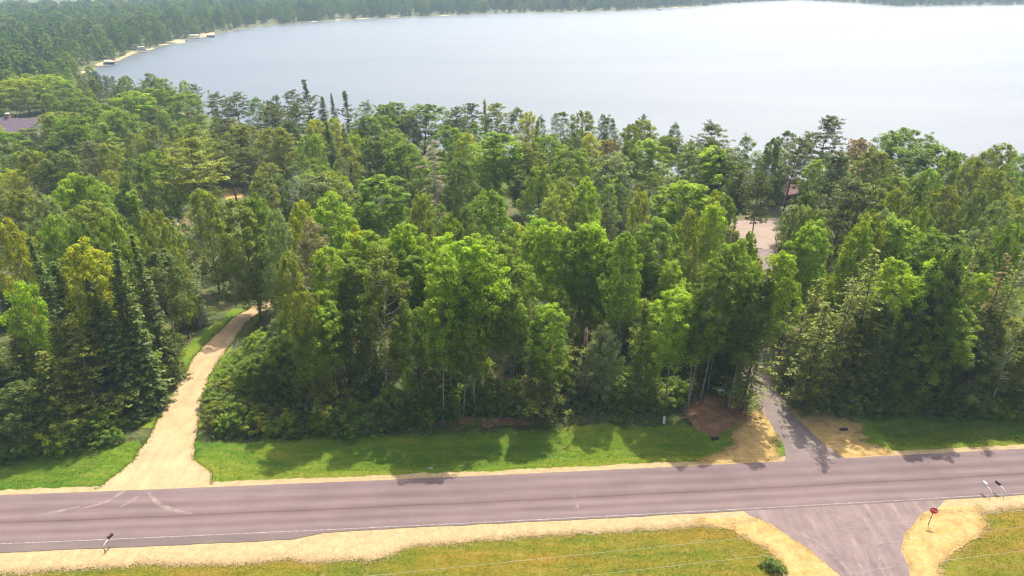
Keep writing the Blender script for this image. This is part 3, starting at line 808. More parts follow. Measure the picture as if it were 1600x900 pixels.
# trees surveyed by their crown tops: kind tone x y width [height]
TOPS = """
O yellow 30 118 62|O lime 62 116 58|O green 100 124 52|R dark 140 121 46|B green 225 111 46|B green 255 117 34|B lime 280 120 30|R dark 303 128 20|R dark 185 133 22|O lime 200 141 58
O green 242 136 72|O green 288 142 48|R dark 335 143 46|R dark 366 144 50|B green 393 153 32|O green 120 150 62|O olive 95 172 86|O green 108 182 82|O blue 50 196 48 12|O lime 12 202 60 12|W green 168 188 54|B olive 206 200 34
O green 185 166 60|O green 150 158 60|B olive 236 192 34|B green 266 194 36|R olive 300 190 60|R dark 350 182 70|O olive 375 193 62|O olive 435 197 62|O green 480 210 46|R dark 420 165 46|R dark 458 160 40
R dark 430 145 26|R dark 455 137 28 18|W dark 480 121 32 21|S dark 500 148 26|S dark 520 142 18 17|W dark 540 137 30 18|B blue 568 152 36|A green 597 160 46|A green 617 156 42|O green 660 157 112|O yellow 495 187 40|O yellow 527 184 32
S dark 512 190 30|S dark 539 197 24|A green 565 178 52|R dark 740 155 46|W olive 758 148 22|R olive 778 154 46|R dark 712 163 30|B dark 803 160 36|O yellow 826 172 32|B dark 845 178 22|B dark 876 170 32|O olive 912 168 42
B dark 942 172 20|B dark 960 173 30|R dark 1003 171 16|O olive 1008 180 56|O olive 985 192 36|B dark 1052 184 28|R dark 1110 189 62 19|R dark 1155 218 42|B green 1178 206 30|O dark 1205 212 36|B dark 1232 199 28|B dark 1256 197 28
R dark 1290 174 58 21|R dark 1245 215 46|O rust 1345 214 50|O green 1388 194 60|O green 1422 193 56|B green 1455 200 30|O green 1440 225 96|O olive 1380 240 66|O green 1488 243 46|B olive 1510 244 32|D grey 1550 220 22|O olive 1575 224 46
O olive 1530 250 42|O olive 1560 262 60|B green 1598 238 40|O yellow 738 207 50|A lime 780 211 104 20|O green 860 205 56|O yellow 925 208 36|O green 890 237 62|A lime 1020 220 66|O rust 962 219 40|O blue 955 243 76|A green 985 217 32
A lime 912 275 40|A lime 1065 283 88|A lime 1185 235 68|B yellow 1120 298 26|A lime 1115 316 42|R dark 1130 238 76|R dark 1085 244 50|L grey 680 222 50 20|O dark 715 250 54|A green 603 268 76|O olive 655 290 56|O green 640 225 80
B olive 535 230 50|S dark 412 258 20|B olive 400 258 46|O blue 460 272 88|D grey 455 250 44 17|D grey 510 234 34 18|O olive 520 265 62|O lime 505 300 78|O yellow 467 312 52|O blue 428 326 42|B twig 475 345 66|O olive 440 376 52
O blue 402 402 52 19|O yellow 545 350 52|B rust 710 322 24|R olive 285 215 104 22|R dark 355 222 62|O olive 345 310 92|O olive 328 338 70|O green 365 377 60|B lime 395 400 54 19|W green 207 298 80|O lime 95 273 70|O blue 75 308 60
R twig 137 224 44|O olive 135 308 84|O olive 55 232 60|D grey 44 244 36 16|O olive 25 292 60|O yellow 22 334 66|A yellow 130 372 74|S olive 55 364 50|S dark 185 384 56|D grey 282 393 42 19|D grey 112 412 46 17|S dark 140 428 52|O lime 12 440 60
D grey 205 436 52 16|S dark 230 432 44|S dark 75 412 52|W olive 105 502 76 15|T olive 40 488 60|W olive 12 482 62|O lime 215 500 62 11|S dark 165 470 52|T olive 70 545 50 12|O dark 330 410 60 19|S dark 255 455 50
A lime 520 378 66|A lime 570 364 82|A lime 612 360 62|A lime 512 450 58|A lime 490 496 50|A lime 640 350 56|A lime 700 360 76|A green 800 372 66|A lime 840 335 58|A lime 885 343 66|A lime 935 346 62|A green 1035 340 66|A green 985 366 52
A green 1130 370 72|A green 1105 402 60|O green 1170 358 42|A lime 1240 345 56|A lime 1228 391 62|O yellow 1194 402 30 19|A green 1170 432 66|W olive 1005 470 68 15|O blue 940 505 64 12|T olive 1235 425 48|T olive 1335 396 38|T olive 1380 386 50
A lime 1410 345 72|A lime 1420 412 66|A lime 1482 398 76|A green 1470 366 76|T olive 1530 372 34|T olive 1548 360 38|T rust 1575 400 40|T olive 1596 390 38|R dark 1320 275 88 22|O blue 1395 320 54|O dark 1432 270 44|O olive 1480 292 56
O blue 1555 314 60|O olive 1592 300 56|A lime 680 415 62|A green 735 430 60|A lime 870 430 64|A green 930 440 60|A green 780 440 60|O olive 1550 480 62 14|O dark 1480 500 60 13|O olive 1300 490 56 13|T olive 1290 470 44|W dark 830 495 60 14
O green 440 500 66 13|O green 385 548 60 9|O olive 470 440 50|O dark 1390 470 60 16|O dark 1440 455 60 16|T olive 1350 440 40|O dark 900 480 54 15|O green 650 470 60 16|O dark 560 480 56 15|A green 1195 470 60 16
R dark 1162 262 46 17|R dark 1218 262 44 18|O green 1135 300 40 14|O blue 1240 318 44 9|R dark 1200 250 36 18|O dark 1262 290 46|B dark 1305 240 36|O green 700 195 60|O dark 575 215 60|O green 610 205 60|O olive 820 225 60|O green 840 260 50|R olive 890 280 46|O olive 1080 320 40|O green 760 300 70|B olive 860 300 46|O olive 1000 290 40|O dark 740 320 56|O green 690 330 50
O green 60 330 56|O dark 100 350 60|O green 165 345 50|O olive 250 330 40|S dark 225 370 46|O green 290 355 50|O olive 310 290 60|O green 385 300 40|O dark 200 250 60|O green 235 240 60|O dark 90 235 60|O green 140 270 56|O olive 170 225 46
O dark 1290 330 50|O blue 1255 320 44|O olive 1360 330 46|O green 1450 320 50|O dark 1500 380 50|O olive 1520 410 46|O green 1340 350 46|R dark 1270 240 50|O dark 1360 290 56|O olive 1400 290 50|O green 1460 260 50|O dark 1530 290 40|O blue 1590 330 40|O green 1575 345 44
"""
for line in TOPS.strip().split("\n"):
    for it in line.split("|"):
        a = it.split()
        k, tone, px, py, pw = a[0], a[1], float(a[2]), float(a[3]), float(a[4])
        H = float(a[5]) if len(a) > 5 else hauto(py) * random.uniform(0.96, 1.05)
        for _ in range(40):
            gz = -1.0 if py < 250 else 0.0
            x, y = at(px, py, H + gz)
            if lake_sd(np.array([x]), np.array([y]))[0] < 2.0 and y < 420:
                H += 0.5; continue
            edge = 70.5 if x > -47 else 69.0
            if y - rv(x) < edge:
                H -= 0.5; continue
            break
        d = pix(x, y, H)[2]
        put(k, tone, x, y, H, pw * d / FPX)
# trees surveyed by the foot of their stems: kind tone x y height crown width
FEET = """
A lime 742 642 24.5 6.8|A lime 752 638 24 6|A green 724 654 16 4.4|B olive 606 640 22.5 5.6|A lime 510 662 16.5 4.2|A lime 530 648 16 4|A lime 1038 643 17.5 5.6|A lime 1074 640 16.6 5|W olive 850 652 14.5 6|A dark 298 573 17.5 5.8
A green 900 560 22 5.4|A green 955 575 20 5|A green 660 600 20 5|A green 570 620 20 5|A green 800 620 19 5|B green 1000 628 12 3.6|O dark 1120 600 14 6|A green 1105 615 15 5|T olive 1330 640 15 3.6|T olive 1300 620 17 4|A green 1440 640 16 5
T olive 1240 600 16 4|O dark 1500 640 11 6|B olive 1545 640 13 4.4|O green 1400 635 12 5.6|O dark 1590 640 12 6|S dark 180 640 15 5|W olive 130 660 14 5.4|O dark 60 690 9 5|S dark 20 680 14 5|T olive 60 670 13 4.2|S dark 225 610 12 4.4|O green 402 606 7.5 5|O green 380 618 6 4.5|O lime 424 588 8.5 5|O dark 362 634 5.5 4.2|O green 345 650 4.6 4|O olive 442 570 10 5.5|O green 415 640 8 5|O dark 455 620 10 5.5|O green 335 668 4.6 4|B blue 412 556 6.5 4|O dark 470 590 11 5.5
"""
for line in FEET.strip().split("\n"):
    for it in line.split("|"):
        a = it.split(); x, y = at(float(a[2]), float(a[3]))
        put(a[0], a[1], x, y, float(a[4]), float(a[5]))

# places the photograph shows between the trees: (pixel box, distance) kept open when the rest of the wood is filled in
OPEN = [((903, 525, 914, 626), 72), ((190, 620, 296, 760), 75), ((250, 610, 310, 650), 79), ((283, 572, 328, 622), 84), ((308, 545, 352, 585), 90), ((330, 512, 374, 556), 96), ((362, 484, 410, 520), 102), ((1178, 588, 1226, 715), 80), ((1186, 345, 1214, 384), 140), ((0, 172, 58, 204), 230),
        ((345, 283, 376, 306), 172), ((252, 332, 286, 346), 148), ((1505, 326, 1532, 346), 150), ((1584, 384, 1600, 396), 122), ((445, 452, 468, 476), 105)]
def hides(x, y, H, Wm, low=0.35):
    u, vt, d = pix(x, y, H)
    ub, vb, _ = pix(x, y, low * H)
    hw = 0.5 * Wm * FPX / d
    for (a, b_, c, e), dist in OPEN[:8]:
        if y < dist + 3 and u + hw > a and u - hw < c and vb > b_ and vt < e: return True
    return False
SURV = np.array([(t['x'], t['y'], t['W']) for t in TREES])
P0 = []
def ok_fill(x, y, H, Wm, gap):
    v = y - rv(x)
    if v < (71.5 if x > -47 else 70.5): return False
    if corridor(x, y, 2.2) : return False
    if -50.5 < x < -36 and y < 104: return False
    if lake_sd(np.array([x]), np.array([y]))[0] < 3.5: return False
    u, vt, d = pix(x, y, H)
    ub, vb, _ = pix(x, y, 0.2 * H)
    if not (-140 < u < 1740): return False
    hw = 0.5 * Wm * FPX / d
    for (a, b_, c, e), dist in OPEN:
        if y < dist + 3 and u + hw > a and u - hw < c and vb > b_ and vt < e: return False
    if np.min(np.hypot(SURV[:, 0] - x, SURV[:, 1] - y)) < gap: return False
    for (qx, qy) in P0:
        if (qx - x) ** 2 + (qy - y) ** 2 < (gap * 1.25) ** 2: return False
    return True
tries = 0; nf = 0
while tries < 14000 and nf < 430:
    tries += 1
    y = 70 + (random.random() ** 0.95) * 330
    x = random.uniform(-0.80 * y - 20, 0.80 * y + 20)
    if y > 300 and random.random() < 0.3: continue
    hm = float(np.interp(y, [70, 90, 110, 180, 260, 400], [9, 11, 15, 14.5, 13.5, 14.5]))
    H = hm * random.uniform(0.6, 1.0)
    wd = random.choices("OASWBRT", [44, 12, 9, 5, 12, 9, 5])[0]
    if y < 95 and x > -50: wd = random.choices("OAB", [70, 15, 15])[0]
    if x < -50 and y < 110: wd = random.choices("STWO", [35, 20, 10, 35])[0]
    Wm = {'O': 0.52, 'A': 0.36, 'S': 0.30, 'W': 0.36, 'B': 0.33, 'R': 0.32, 'T': 0.26}[wd] * H * random.uniform(0.9, 1.15)
    gap = 2.6 if y < 120 else (3.2 if y < 200 else 4.6)
    if not ok_fill(x, y, H, Wm, gap): continue
    tone = random.choices(['green', 'dark', 'olive', 'lime', 'blue', 'yellow'], [40, 22, 16, 14, 5, 3])[0]
    if wd in 'SR': tone = random.choice(['dark', 'dark', 'green'])
    if wd == 'T': tone = random.choice(['olive', 'olive', 'green'])
    P0.append((x, y)); nf += 1
    put(wd, tone, x, y, H, Wm)

# slender aspens thickening the front of the wood
ua = 0
while ua < 46:
    v = 72.5 + 22 * random.random(); x = random.uniform(-34, 68); y = v + rv(x); H = random.uniform(13, 19); Wm = random.uniform(3.4, 4.8)
    ua += 1
    if at(1062, 655)[0] < x < at(1172, 640)[0] + 1 and v < 77: continue
    if not ok_fill(x, y, H, Wm, 1.7): continue
    P0.append((x, y))
    put('A', random.choice(['lime', 'green', 'lime']), x, y, H, Wm)
# understorey behind the front stems
un = 0
while un < 95:
    v = 71 + 15 * random.random(); x = random.uniform(-72, 78); y = v + rv(x); H = random.uniform(3.0, 6.2); Wm = H * random.uniform(0.7, 1.0)
    if at(1062, 655)[0] < x < at(1172, 640)[0] + 1 and v < 76: continue
    un += 1
    if not ok_fill(x, y, H, Wm, 0.9): continue
    P0.append((x, y))
    put('H', random.choices(['green', 'dark', 'olive', 'lime', 'blue', 'yellow'], [34, 18, 18, 14, 10, 6])[0], x, y, H, Wm)
# shrubs along the edges of the wood and of the track
def shrub_at(px, py, H, tone):
    x, y = at(px, py)
    put('H', tone, x, y, H, H * random.uniform(1.0, 1.35))
EDGES = [[(-70, 718), (0, 712), (130, 698), (215, 688)], [(226, 668), (236, 640), (246, 606), (285, 566)], [(318, 612), (312, 650), (318, 672), (400, 676), (560, 676), (640, 660), (740, 646), (850, 642), (950, 638), (1040, 640), (1062, 628)],
         [(1150, 612), (1165, 596)], [(1212, 598), (1240, 632), (1330, 648), (1450, 644), (1600, 646), (1680, 646)], [(405, 510), (375, 545), (345, 590)]]
for e in EDGES:
    for (a, b_) in zip(e[:-1], e[1:]):
        n = max(2, int(math.hypot(b_[0] - a[0], b_[1] - a[1]) / 13))
        for k in range(n):
            t = (k + random.random()) / n
            for rowk in range(2):
                px = a[0] + (b_[0] - a[0]) * t + random.uniform(-5, 5); py = a[1] + (b_[1] - a[1]) * t - rowk * random.uniform(6, 22)
                if rowk and e[0][0] in (226, 405, 318, 1212): px += (-14 if e[0][0] == 226 else 14)
                H = random.uniform(1.5, 3.1) + rowk * 1.1
                x, y = at(px, py)
                if corridor(x, y, 1.6): continue
                shrub_at(px, py, H, random.choices(['green', 'dark', 'olive', 'lime', 'yellow', 'blue'], [40, 22, 14, 16, 5, 3])[0])

WIDE = {'A': 1.18, 'O': 1.16, 'B': 1.25, 'T': 1.4, 'R': 1.15, 'S': 1.2, 'W': 1.2}
keepers = []
for t in TREES:
    lo_ = 0.0 if t['k'] == 'H' else 0.3
    need = 0.9 if t['k'] == 'H' else 4.0
    while t['H'] > need and hides(t['x'], t['y'], t['H'], t['W'] * WIDE.get(t['k'], 1.0), lo_):
        t['H'] *= 0.93; t['W'] = max(1.2, t['W'] * 0.975)
    if t['H'] > need: keepers.append(t)
    else: print('dropped', t['k'], round(t['x'], 1), round(t['y'], 1))
TREES[:] = keepers
for (px, py, H) in [(352, 600, 2.0), (361, 586, 2.0), (369, 572, 2.0), (380, 560, 1.9), (388, 549, 1.8), (344, 616, 2.1), (334, 634, 2.2), (396, 540, 1.7), (403, 530, 1.7), (374, 592, 2.6), (384, 577, 2.5), (363, 606, 2.7),
                    (326, 652, 2.0), (356, 622, 2.8), (345, 640, 2.8), (393, 566, 2.6), (406, 548, 2.6), (398, 586, 3.2), (236, 662, 1.8), (250, 622, 1.6), (276, 584, 1.8), (262, 600, 1.7)]:
    x, y = at(px, py); put('H', random.choice(['green', 'olive', 'lime', 'dark', 'green']), x, y, H, H * 1.5)
for (px, py, H, lab) in [(1205, 882, 1.1, "low dark green bush in the mown grass beside the side road's straw edge"), (1219, 888, 0.8, "smallest bush, in the mown grass beside the side road's straw edge")]:
    x, y = at(px, py); put('H', 'green', x, y, H, H * 1.7); TREES[-1]['lab'] = lab
for (px, py, H) in [(352, 516, 5.0), (345, 524, 3.6), (396, 498, 3.4), (378, 566, 5.4), (392, 572, 4.4), (205, 600, 13.5), (120, 640, 14.5)]:
    x, y = at(px, py); put('D', 'grey', x, y, H, H * 0.5)
# ---- place the trees, each with its own label
ORD = ["first", "second", "third", "fourth", "fifth", "sixth", "seventh", "eighth", "ninth", "tenth", "eleventh", "twelfth", "thirteenth", "fourteenth", "fifteenth", "sixteenth", "seventeenth", "eighteenth", "nineteenth", "twentieth"]
def ordn(i):
    if i < 20: return ORD[i]
    n = i + 1
    tens = {2: "twenty", 3: "thirty", 4: "forty", 5: "fifty", 6: "sixty", 7: "seventy", 8: "eighty", 9: "ninety"}[min(n // 10, 9)] if n < 100 else "hundred and " + ordn(n - 101) if n > 100 else "hundredth"
    if n >= 100: return tens
    return tens + "-" + ORD[n % 10 - 1] if n % 10 else tens.replace("ty", "tieth")
def zone(x, y):
    tx = float(np.interp(y, [60, 104, 118, 135], [-42, -43, -36.5, -36.5])); dx = float(np.interp(y, [r[0] for r in drv], [(r[1] + r[2]) / 2 for r in drv]))
    if y > 190: return (3, 'house', 'from dark-roofed house', x)
    if x < tx: return (0, 'track', 'from sandy track towards chimney house', -x)
    if x < dx: return (1, 'track', 'from sandy track towards driveway', x)
    return (2, 'driveway', 'from driveway towards twin mailboxes', x)
def rowno(t):
    v = t['y'] - rv(t['x'])
    if t['k'] == 'H': return max(0, int((v - 68.5) // 3))
    return int((v - 67) // 7) if t['y'] <= 190 else int(17 + (t['y'] - 190) // 25)
groups = {}
for t in TREES:
    z = zone(t['x'], t['y']); t['z'] = z
    key = (z[0], rowno(t), KNAME[t['k']][1]); t['key'] = key
    if 'lab' not in t: groups.setdefault(key, []).append(t)
used = set()
def set_label(t):
    if 'lab' in t: return t['lab']
    z = t['z']; key = t['key']; kn = key[2]
    i = t['ord']
    tone = TWORD[t['t']] if t['k'] not in 'DL' else 'silver-grey'
    if t['k'] == 'H':
        lab = f"{tone} shrub, {ordn(i)} shrub {z[2]}, " + ("hard by the verge" if key[1] <= 0 else f"{ordn(key[1])} row back")
    elif key[1] == 0:
        lab = f"{tone} {kn} in roadside row, {ordn(i)} {kn} {z[2]}"
    else:
        lab = f"{tone} {kn}, {ordn(i)} {kn} {z[2]}, {ordn(key[1])} row back"
    return lab
for key, lst in groups.items():
    lst.sort(key=lambda t: t['z'][3])
    for i, t in enumerate(lst):
        t['ord'] = i
GROUP = {'A': 'aspens of the wood', 'B': 'birches of the wood', 'O': 'oaks and maples of the wood', 'S': 'spruces of the wood', 'W': 'pines of the wood', 'R': 'pines of the wood', 'T': 'tamaracks of the wood',
         'D': 'dead trees of the wood', 'L': 'dead trees of the wood', 'H': "shrubs along the wood's edge"}
cnt = {}
gz_all = hgt(np.array([t['x'] for t in TREES]), np.array([t['y'] for t in TREES]))
for t, gz in zip(TREES, gz_all):
    k = t['k']; lib = LIB[k]
    cnt[k] = cnt.get(k, 0) + 1
    tm, cm, H0, R0 = lib[cnt[k] % len(lib)]
    sz = t['H'] / H0; sx = (t['W'] * 0.5) / R0 * WIDE.get(k, 1.0)
    sx = min(max(sx, sz * 0.45), sz * 1.9)
    root = link(KNAME[k][0], None, None, (t['x'], t['y'], float(gz) - 0.05))
    root.empty_display_size = 0.3
    root.rotation_euler = (random.gauss(0, 0.035), random.gauss(0, 0.035), random.uniform(0, 6.28))
    root.scale = (sx, sx * random.uniform(0.92, 1.08), sz)
    tag(root, set_label(t), KCAT[k], GROUP[k])
    link("trunk" if k != 'H' else "stem", tm, root)
    if cm:
        c = link("crown" if k != 'H' else "foliage", cm, root)
        base = TONE[t['t']]
        v = random.uniform(0.86, 1.16); w_ = random.uniform(0.93, 1.06)
        if k in 'RW' and t['t'] == 'dark': base = (0.100, 0.126, 0.030)
        if k == 'S': base = (0.145, 0.200, 0.045)
        c.color = (base[0] * v * w_, base[1] * v, base[2] * v, 1)

# ------------------------------------------------------------------ undergrowth and grass (stuff)
def undergrowth():
    C = []; NN = []; S = []; T = []
    n = 0
    while n < 3200:
        y = 68 + 75 * random.random() ** 1.5; x = random.uniform(-0.85 * y - 8, 0.85 * y + 8); v = y - rv(x)
        if v < 69.5 or corridor(x, y, 1.3) or (-49 < x < -42.5 and y < 104): continue
        if at(1065, 655)[0] - 1 < x < at(1170, 640)[0] and v < 75: continue
        n += 1
        r = random.uniform(0.35, 0.9); m_ = 26
        d = rdir(m_); d[:, 2] = np.abs(d[:, 2])
        base = np.array([x, y, h1(x, y)])
        C.append(base + d * rng.uniform(0.3, 1, (m_, 1)) * np.array([r, r, r * 0.9])); NN.append(d + np.array([0, 0, 0.7]) + 0.6 * rdir(m_)); S.append(rng.uniform(0.16, 0.34, m_))
        T.append(tints(m_, 0.2, 0.12) * rng.uniform(0.6, 1.4))
    return leaf_mesh("undergrowth", np.concatenate(C), np.concatenate(NN), np.concatenate(S), 0.7, np.concatenate(T), M['leaf'])
ug = link("undergrowth", undergrowth()); ug.color = (0.140, 0.200, 0.020, 1)
tag(ug, "ferns and low undergrowth covering the forest floor", kind="stuff")

def grass(name, n, vlo, vhi, hh, material, label, reject):
    xs = rng.uniform(-75, 85, n); vsq = rng.uniform(0, 1, n)
    v = vlo + (vhi - vlo) * vsq
    keep = np.array([not reject(x, vv) for x, vv in zip(xs, v)])
    xs = xs[keep]; v = v[keep]; ys = v + rv(xs); m_ = len(xs)
    z = hgt(xs, ys)
    b3 = 3
    bx = np.repeat(xs, b3) + rng.normal(0, 0.12, m_ * b3); by = np.repeat(ys, b3) + rng.normal(0, 0.07, m_ * b3); bz = np.repeat(z, b3)
    hgt_ = hh * rng.uniform(0.5, 1.4, m_ * b3); az = rng.uniform(0, 6.28, m_ * b3)
    wx, wy = np.cos(az) * 0.022, np.sin(az) * 0.022
    tx, ty = rng.normal(0, 0.10, m_ * b3), rng.normal(0, 0.10, m_ * b3)
    a = np.stack([bx - wx, by - wy, bz], 1); b_ = np.stack([bx + wx, by + wy, bz], 1); c = np.stack([bx + tx, by + ty, bz + hgt_], 1)
    vs = np.stack([a, b_, c], 1).reshape(-1, 3); k = len(vs)
    me = bpy.data.meshes.new(name)
    me.vertices.add(k); me.vertices.foreach_set("co", vs.astype(np.float32).ravel())
    me.loops.add(k); me.loops.foreach_set("vertex_index", np.arange(k, dtype=np.int32))
    me.polygons.add(k // 3); me.polygons.foreach_set("loop_start", np.arange(0, k, 3, dtype=np.int32))
    me.materials.append(material); me.update(calc_edges=True)
    tag(link(name, me), label, kind="stuff")
def in_side(x, v):
    y = v + rv(x)
    if y > 57 or y < 36: return False
    ys = [r[0] for r in sorted(sr)]
    a = np.interp(y, ys, [r[1] for r in sorted(sr)]); b_ = np.interp(y, ys, [r[2] for r in sorted(sr)])
    if a - 0.2 < x < b_ + 0.2: return True
    return (a - 3.2 < x < b_ + 5.5) and random.random() < 0.93
grass("grass", 60000, 43.5, 52.6, 0.11, M['blade_dry'], "short dry mown grass by the sandy shoulder",
      lambda x, v: in_side(x, v) or (v > near_sh(x) and random.random() > 0.5 * math.exp(-(v - near_sh(x)) / 0.3)))
def rej_far(x, v):
    y = v + rv(x)
    if corridor(x, y, 0.1): return True
    if v < far_sh(x) and random.random() > 0.5 * math.exp(-(far_sh(x) - v) / 0.2): return True
    if 24 < x < 46 and random.random() < 0.85: return True
    return False
grass("grass", 62000, 62.0, 71.0, 0.13, M['blade_lush'], "lush green grass on the verge before the wood", rej_far)

def litter(name, pts_, per, spread, ln, wd, zl, material, label, up=0.02):
    P = np.repeat(np.array(pts_), per, axis=0); n = len(P)
    P = P + rng.normal(0, spread, (n, 2)) * rng.uniform(0.2, 1, (n, 1))
    vv = P[:, 1] - rv(P[:, 0])
    ok = (vv < 53.6) | (vv > 61.6)
    for rows in (sorted(sr), drv):
        ys = [r[0] for r in rows]
        ok &= ~((P[:, 0] > np.interp(P[:, 1], ys, [r[1] for r in rows]) - 0.05) & (P[:, 0] < np.interp(P[:, 1], ys, [r[2] for r in rows]) + 0.05) & (P[:, 1] > ys[0]) & (P[:, 1] < ys[-1]))
    P = P[ok]; n = len(P)
    z = hgt(P[:, 0], P[:, 1]) + zl
    az = rng.uniform(0, 6.28, n); L_ = ln * rng.uniform(0.4, 1.3, n)
    d = np.stack([np.cos(az) * L_, np.sin(az) * L_, rng.uniform(0, up, n) + 0.005], 1); w3 = np.stack([-np.sin(az), np.cos(az), np.zeros(n)], 1) * wd
    c = np.column_stack([P, z])
    vs = np.stack([c - w3, c + w3, c + d], 1).reshape(-1, 3)
    k = len(vs); me = bpy.data.meshes.new(name)
    me.vertices.add(k); me.vertices.foreach_set("co", vs.astype(np.float32).ravel())
    me.loops.add(k); me.loops.foreach_set("vertex_index", np.arange(k, dtype=np.int32))
    me.polygons.add(k // 3); me.polygons.foreach_set("loop_start", np.arange(0, k, 3, dtype=np.int32))
    me.materials.append(material); me.update(calc_edges=True)
    tag(link(name, me), label, kind="stuff")
sh_pts = [(x, near_sh(x) + rv(x)) for x in np.arange(-60, 62, 0.12)]
litter("straw_litter", EDGE_PTS['straw'], 26, 0.42, 0.22, 0.03, 0.10, M['straw'], "loose straw scattered along the edges of the mulch")
litter("grass", EDGE_PTS['straw'], 12, 0.45, 0.10, 0.03, 0.08, M['blade_dry'], "weeds growing through the straw edges", 0.12)
litter("gravel", sh_pts, 14, 0.40, 0.13, 0.05, 0.07, M['shoulder'], "loose gravel spilled over the grass edge", 0.03)
litter("grass", sh_pts, 6, 0.45, 0.10, 0.025, 0.06, M['blade_dry'], "weeds creeping over the sandy shoulder", 0.10)
litter("grass", EDGE_PTS['sand'], 22, 0.30, 0.10, 0.03, 0.09, M['blade_lush'], "tufts of grass along the edges of the sandy track", 0.25)

# far wood beyond the lake: one mass, instanced on scattered points
far_col = bpy.data.collections.new("far_tree_models")
for i in range(5):
    r = make_broadleaf(17, 4.2, 0.06, dome(0.48, 0.5), 62, 1.4, 30, 0.75, 0.2, 0.3)
    me = leaf_mesh("far_broadleaf", r[1], r[2], r[3], 0.85, r[4], M['farleaf'])
    far_col.objects.link(bpy.data.objects.new("far_broadleaf", me))
for i in range(3):
    r = conifer(19, 2.6, 0.8, 0.9, 7, lambda t: (1 - t) ** 0.8, lambda t: 0.1 - 0.35 * (1 - t), 3, 0.2, 0.25, 0.5, 0.05, tsz=0.85)
    me = leaf_mesh("far_conifer", r[1], r[2], r[3], 0.5, r[4] * 0.62, M['farleaf'], r[5])
    far_col.objects.link(bpy.data.objects.new("far_conifer", me))
pts = []
nb_far = 44000
fx = rng.uniform(-1250, 1350, nb_far); fy = 300 + rng.uniform(0, 1, nb_far) * 1500
sd = lake_sd(fx, fy)
gate_n = np.array([fbm(a, b_, 0.006) for a, b_ in zip(fx, fy)])
keep = (sd > 3.5) & (np.abs(fx) < 0.86 * fy + 40) & ((fy > 395) | ((fx < -0.62 * fy - 20) | ((fy > 345) & (fx < -180)))) & (sd < 420)
dens = np.where(sd < 160, 1.0, 0.55)
keep &= rng.uniform(0, 1, nb_far) < dens
keep &= ~((sd < 12) & (gate_n > 0.18) & (rng.uniform(0, 1, nb_far) < 0.5))
fx, fy, sd = fx[keep], fy[keep], sd[keep]
cell = {}
for a, b_, s in zip(fx, fy, sd):
    k = (int(a // 5.5), int(b_ // 5.5))
    if k in cell: continue
    cell[k] = (a, b_, s)
arr = np.array(list(cell.values()))
fz = hgt(arr[:, 0], arr[:, 1]) - 0.3
me = bpy.data.meshes.new("far_wood"); me.from_pydata(np.column_stack([arr[:, :2], fz]).tolist(), [], [])
nfar = len(arr)
sc_ = rng.uniform(0.62, 1.15, nfar) * np.interp(arr[:, 2], [0, 12, 40], [0.45, 0.8, 1.0])
for nm, typ, val in (("size", 'FLOAT', sc_), ("turn", 'FLOAT', rng.uniform(0, 6.28, nfar)), ("pick", 'INT', rng.choice(8, nfar, p=[.18, .18, .18, .18, .18, .04, .03, .03]).astype(np.int32))):
    at_m = me.attributes.new(nm, typ, 'POINT'); at_m.data.foreach_set("value", val.astype(np.int32 if typ == 'INT' else np.float32))
fw = link("far_wood", me); tag(fw, "hazy blue-green wood along the far lake shores", kind="stuff")
ng = bpy.data.node_groups.new("far_wood_scatter", 'GeometryNodeTree')
ng.interface.new_socket("Geometry", in_out='INPUT', socket_type='NodeSocketGeometry'); ng.interface.new_socket("Geometry", in_out='OUTPUT', socket_type='NodeSocketGeometry')
gi = ng.nodes.new("NodeGroupInput"); go = ng.nodes.new("NodeGroupOutput"); ip = ng.nodes.new("GeometryNodeInstanceOnPoints"); ci = ng.nodes.new("GeometryNodeCollectionInfo")
ci.inputs["Collection"].default_value = far_col; ci.inputs["Separate Children"].default_value = True; ci.inputs["Reset Children"].default_value = True
def nattr(nm, typ):
    n = ng.nodes.new("GeometryNodeInputNamedAttribute"); n.data_type = typ; n.inputs["Name"].default_value = nm
    return n.outputs["Attribute"]
cx = ng.nodes.new("ShaderNodeCombineXYZ"); ng.links.new(nattr("turn", 'FLOAT'), cx.inputs[2])
ip.inputs["Pick Instance"].default_value = True
ng.links.new(gi.outputs[0], ip.inputs["Points"]); ng.links.new(ci.outputs[0], ip.inputs["Instance"])
ng.links.new(nattr("pick", 'INT'), ip.inputs["Instance Index"]); ng.links.new(cx.outputs[0], ip.inputs["Rotation"]); ng.links.new(nattr("size", 'FLOAT'), ip.inputs["Scale"])
ng.links.new(ip.outputs[0], go.inputs[0])
fw.modifiers.new("scatter", 'NODES').node_group = ng
print("trees", len(TREES), cnt, "fill", nf, "far", nfar)

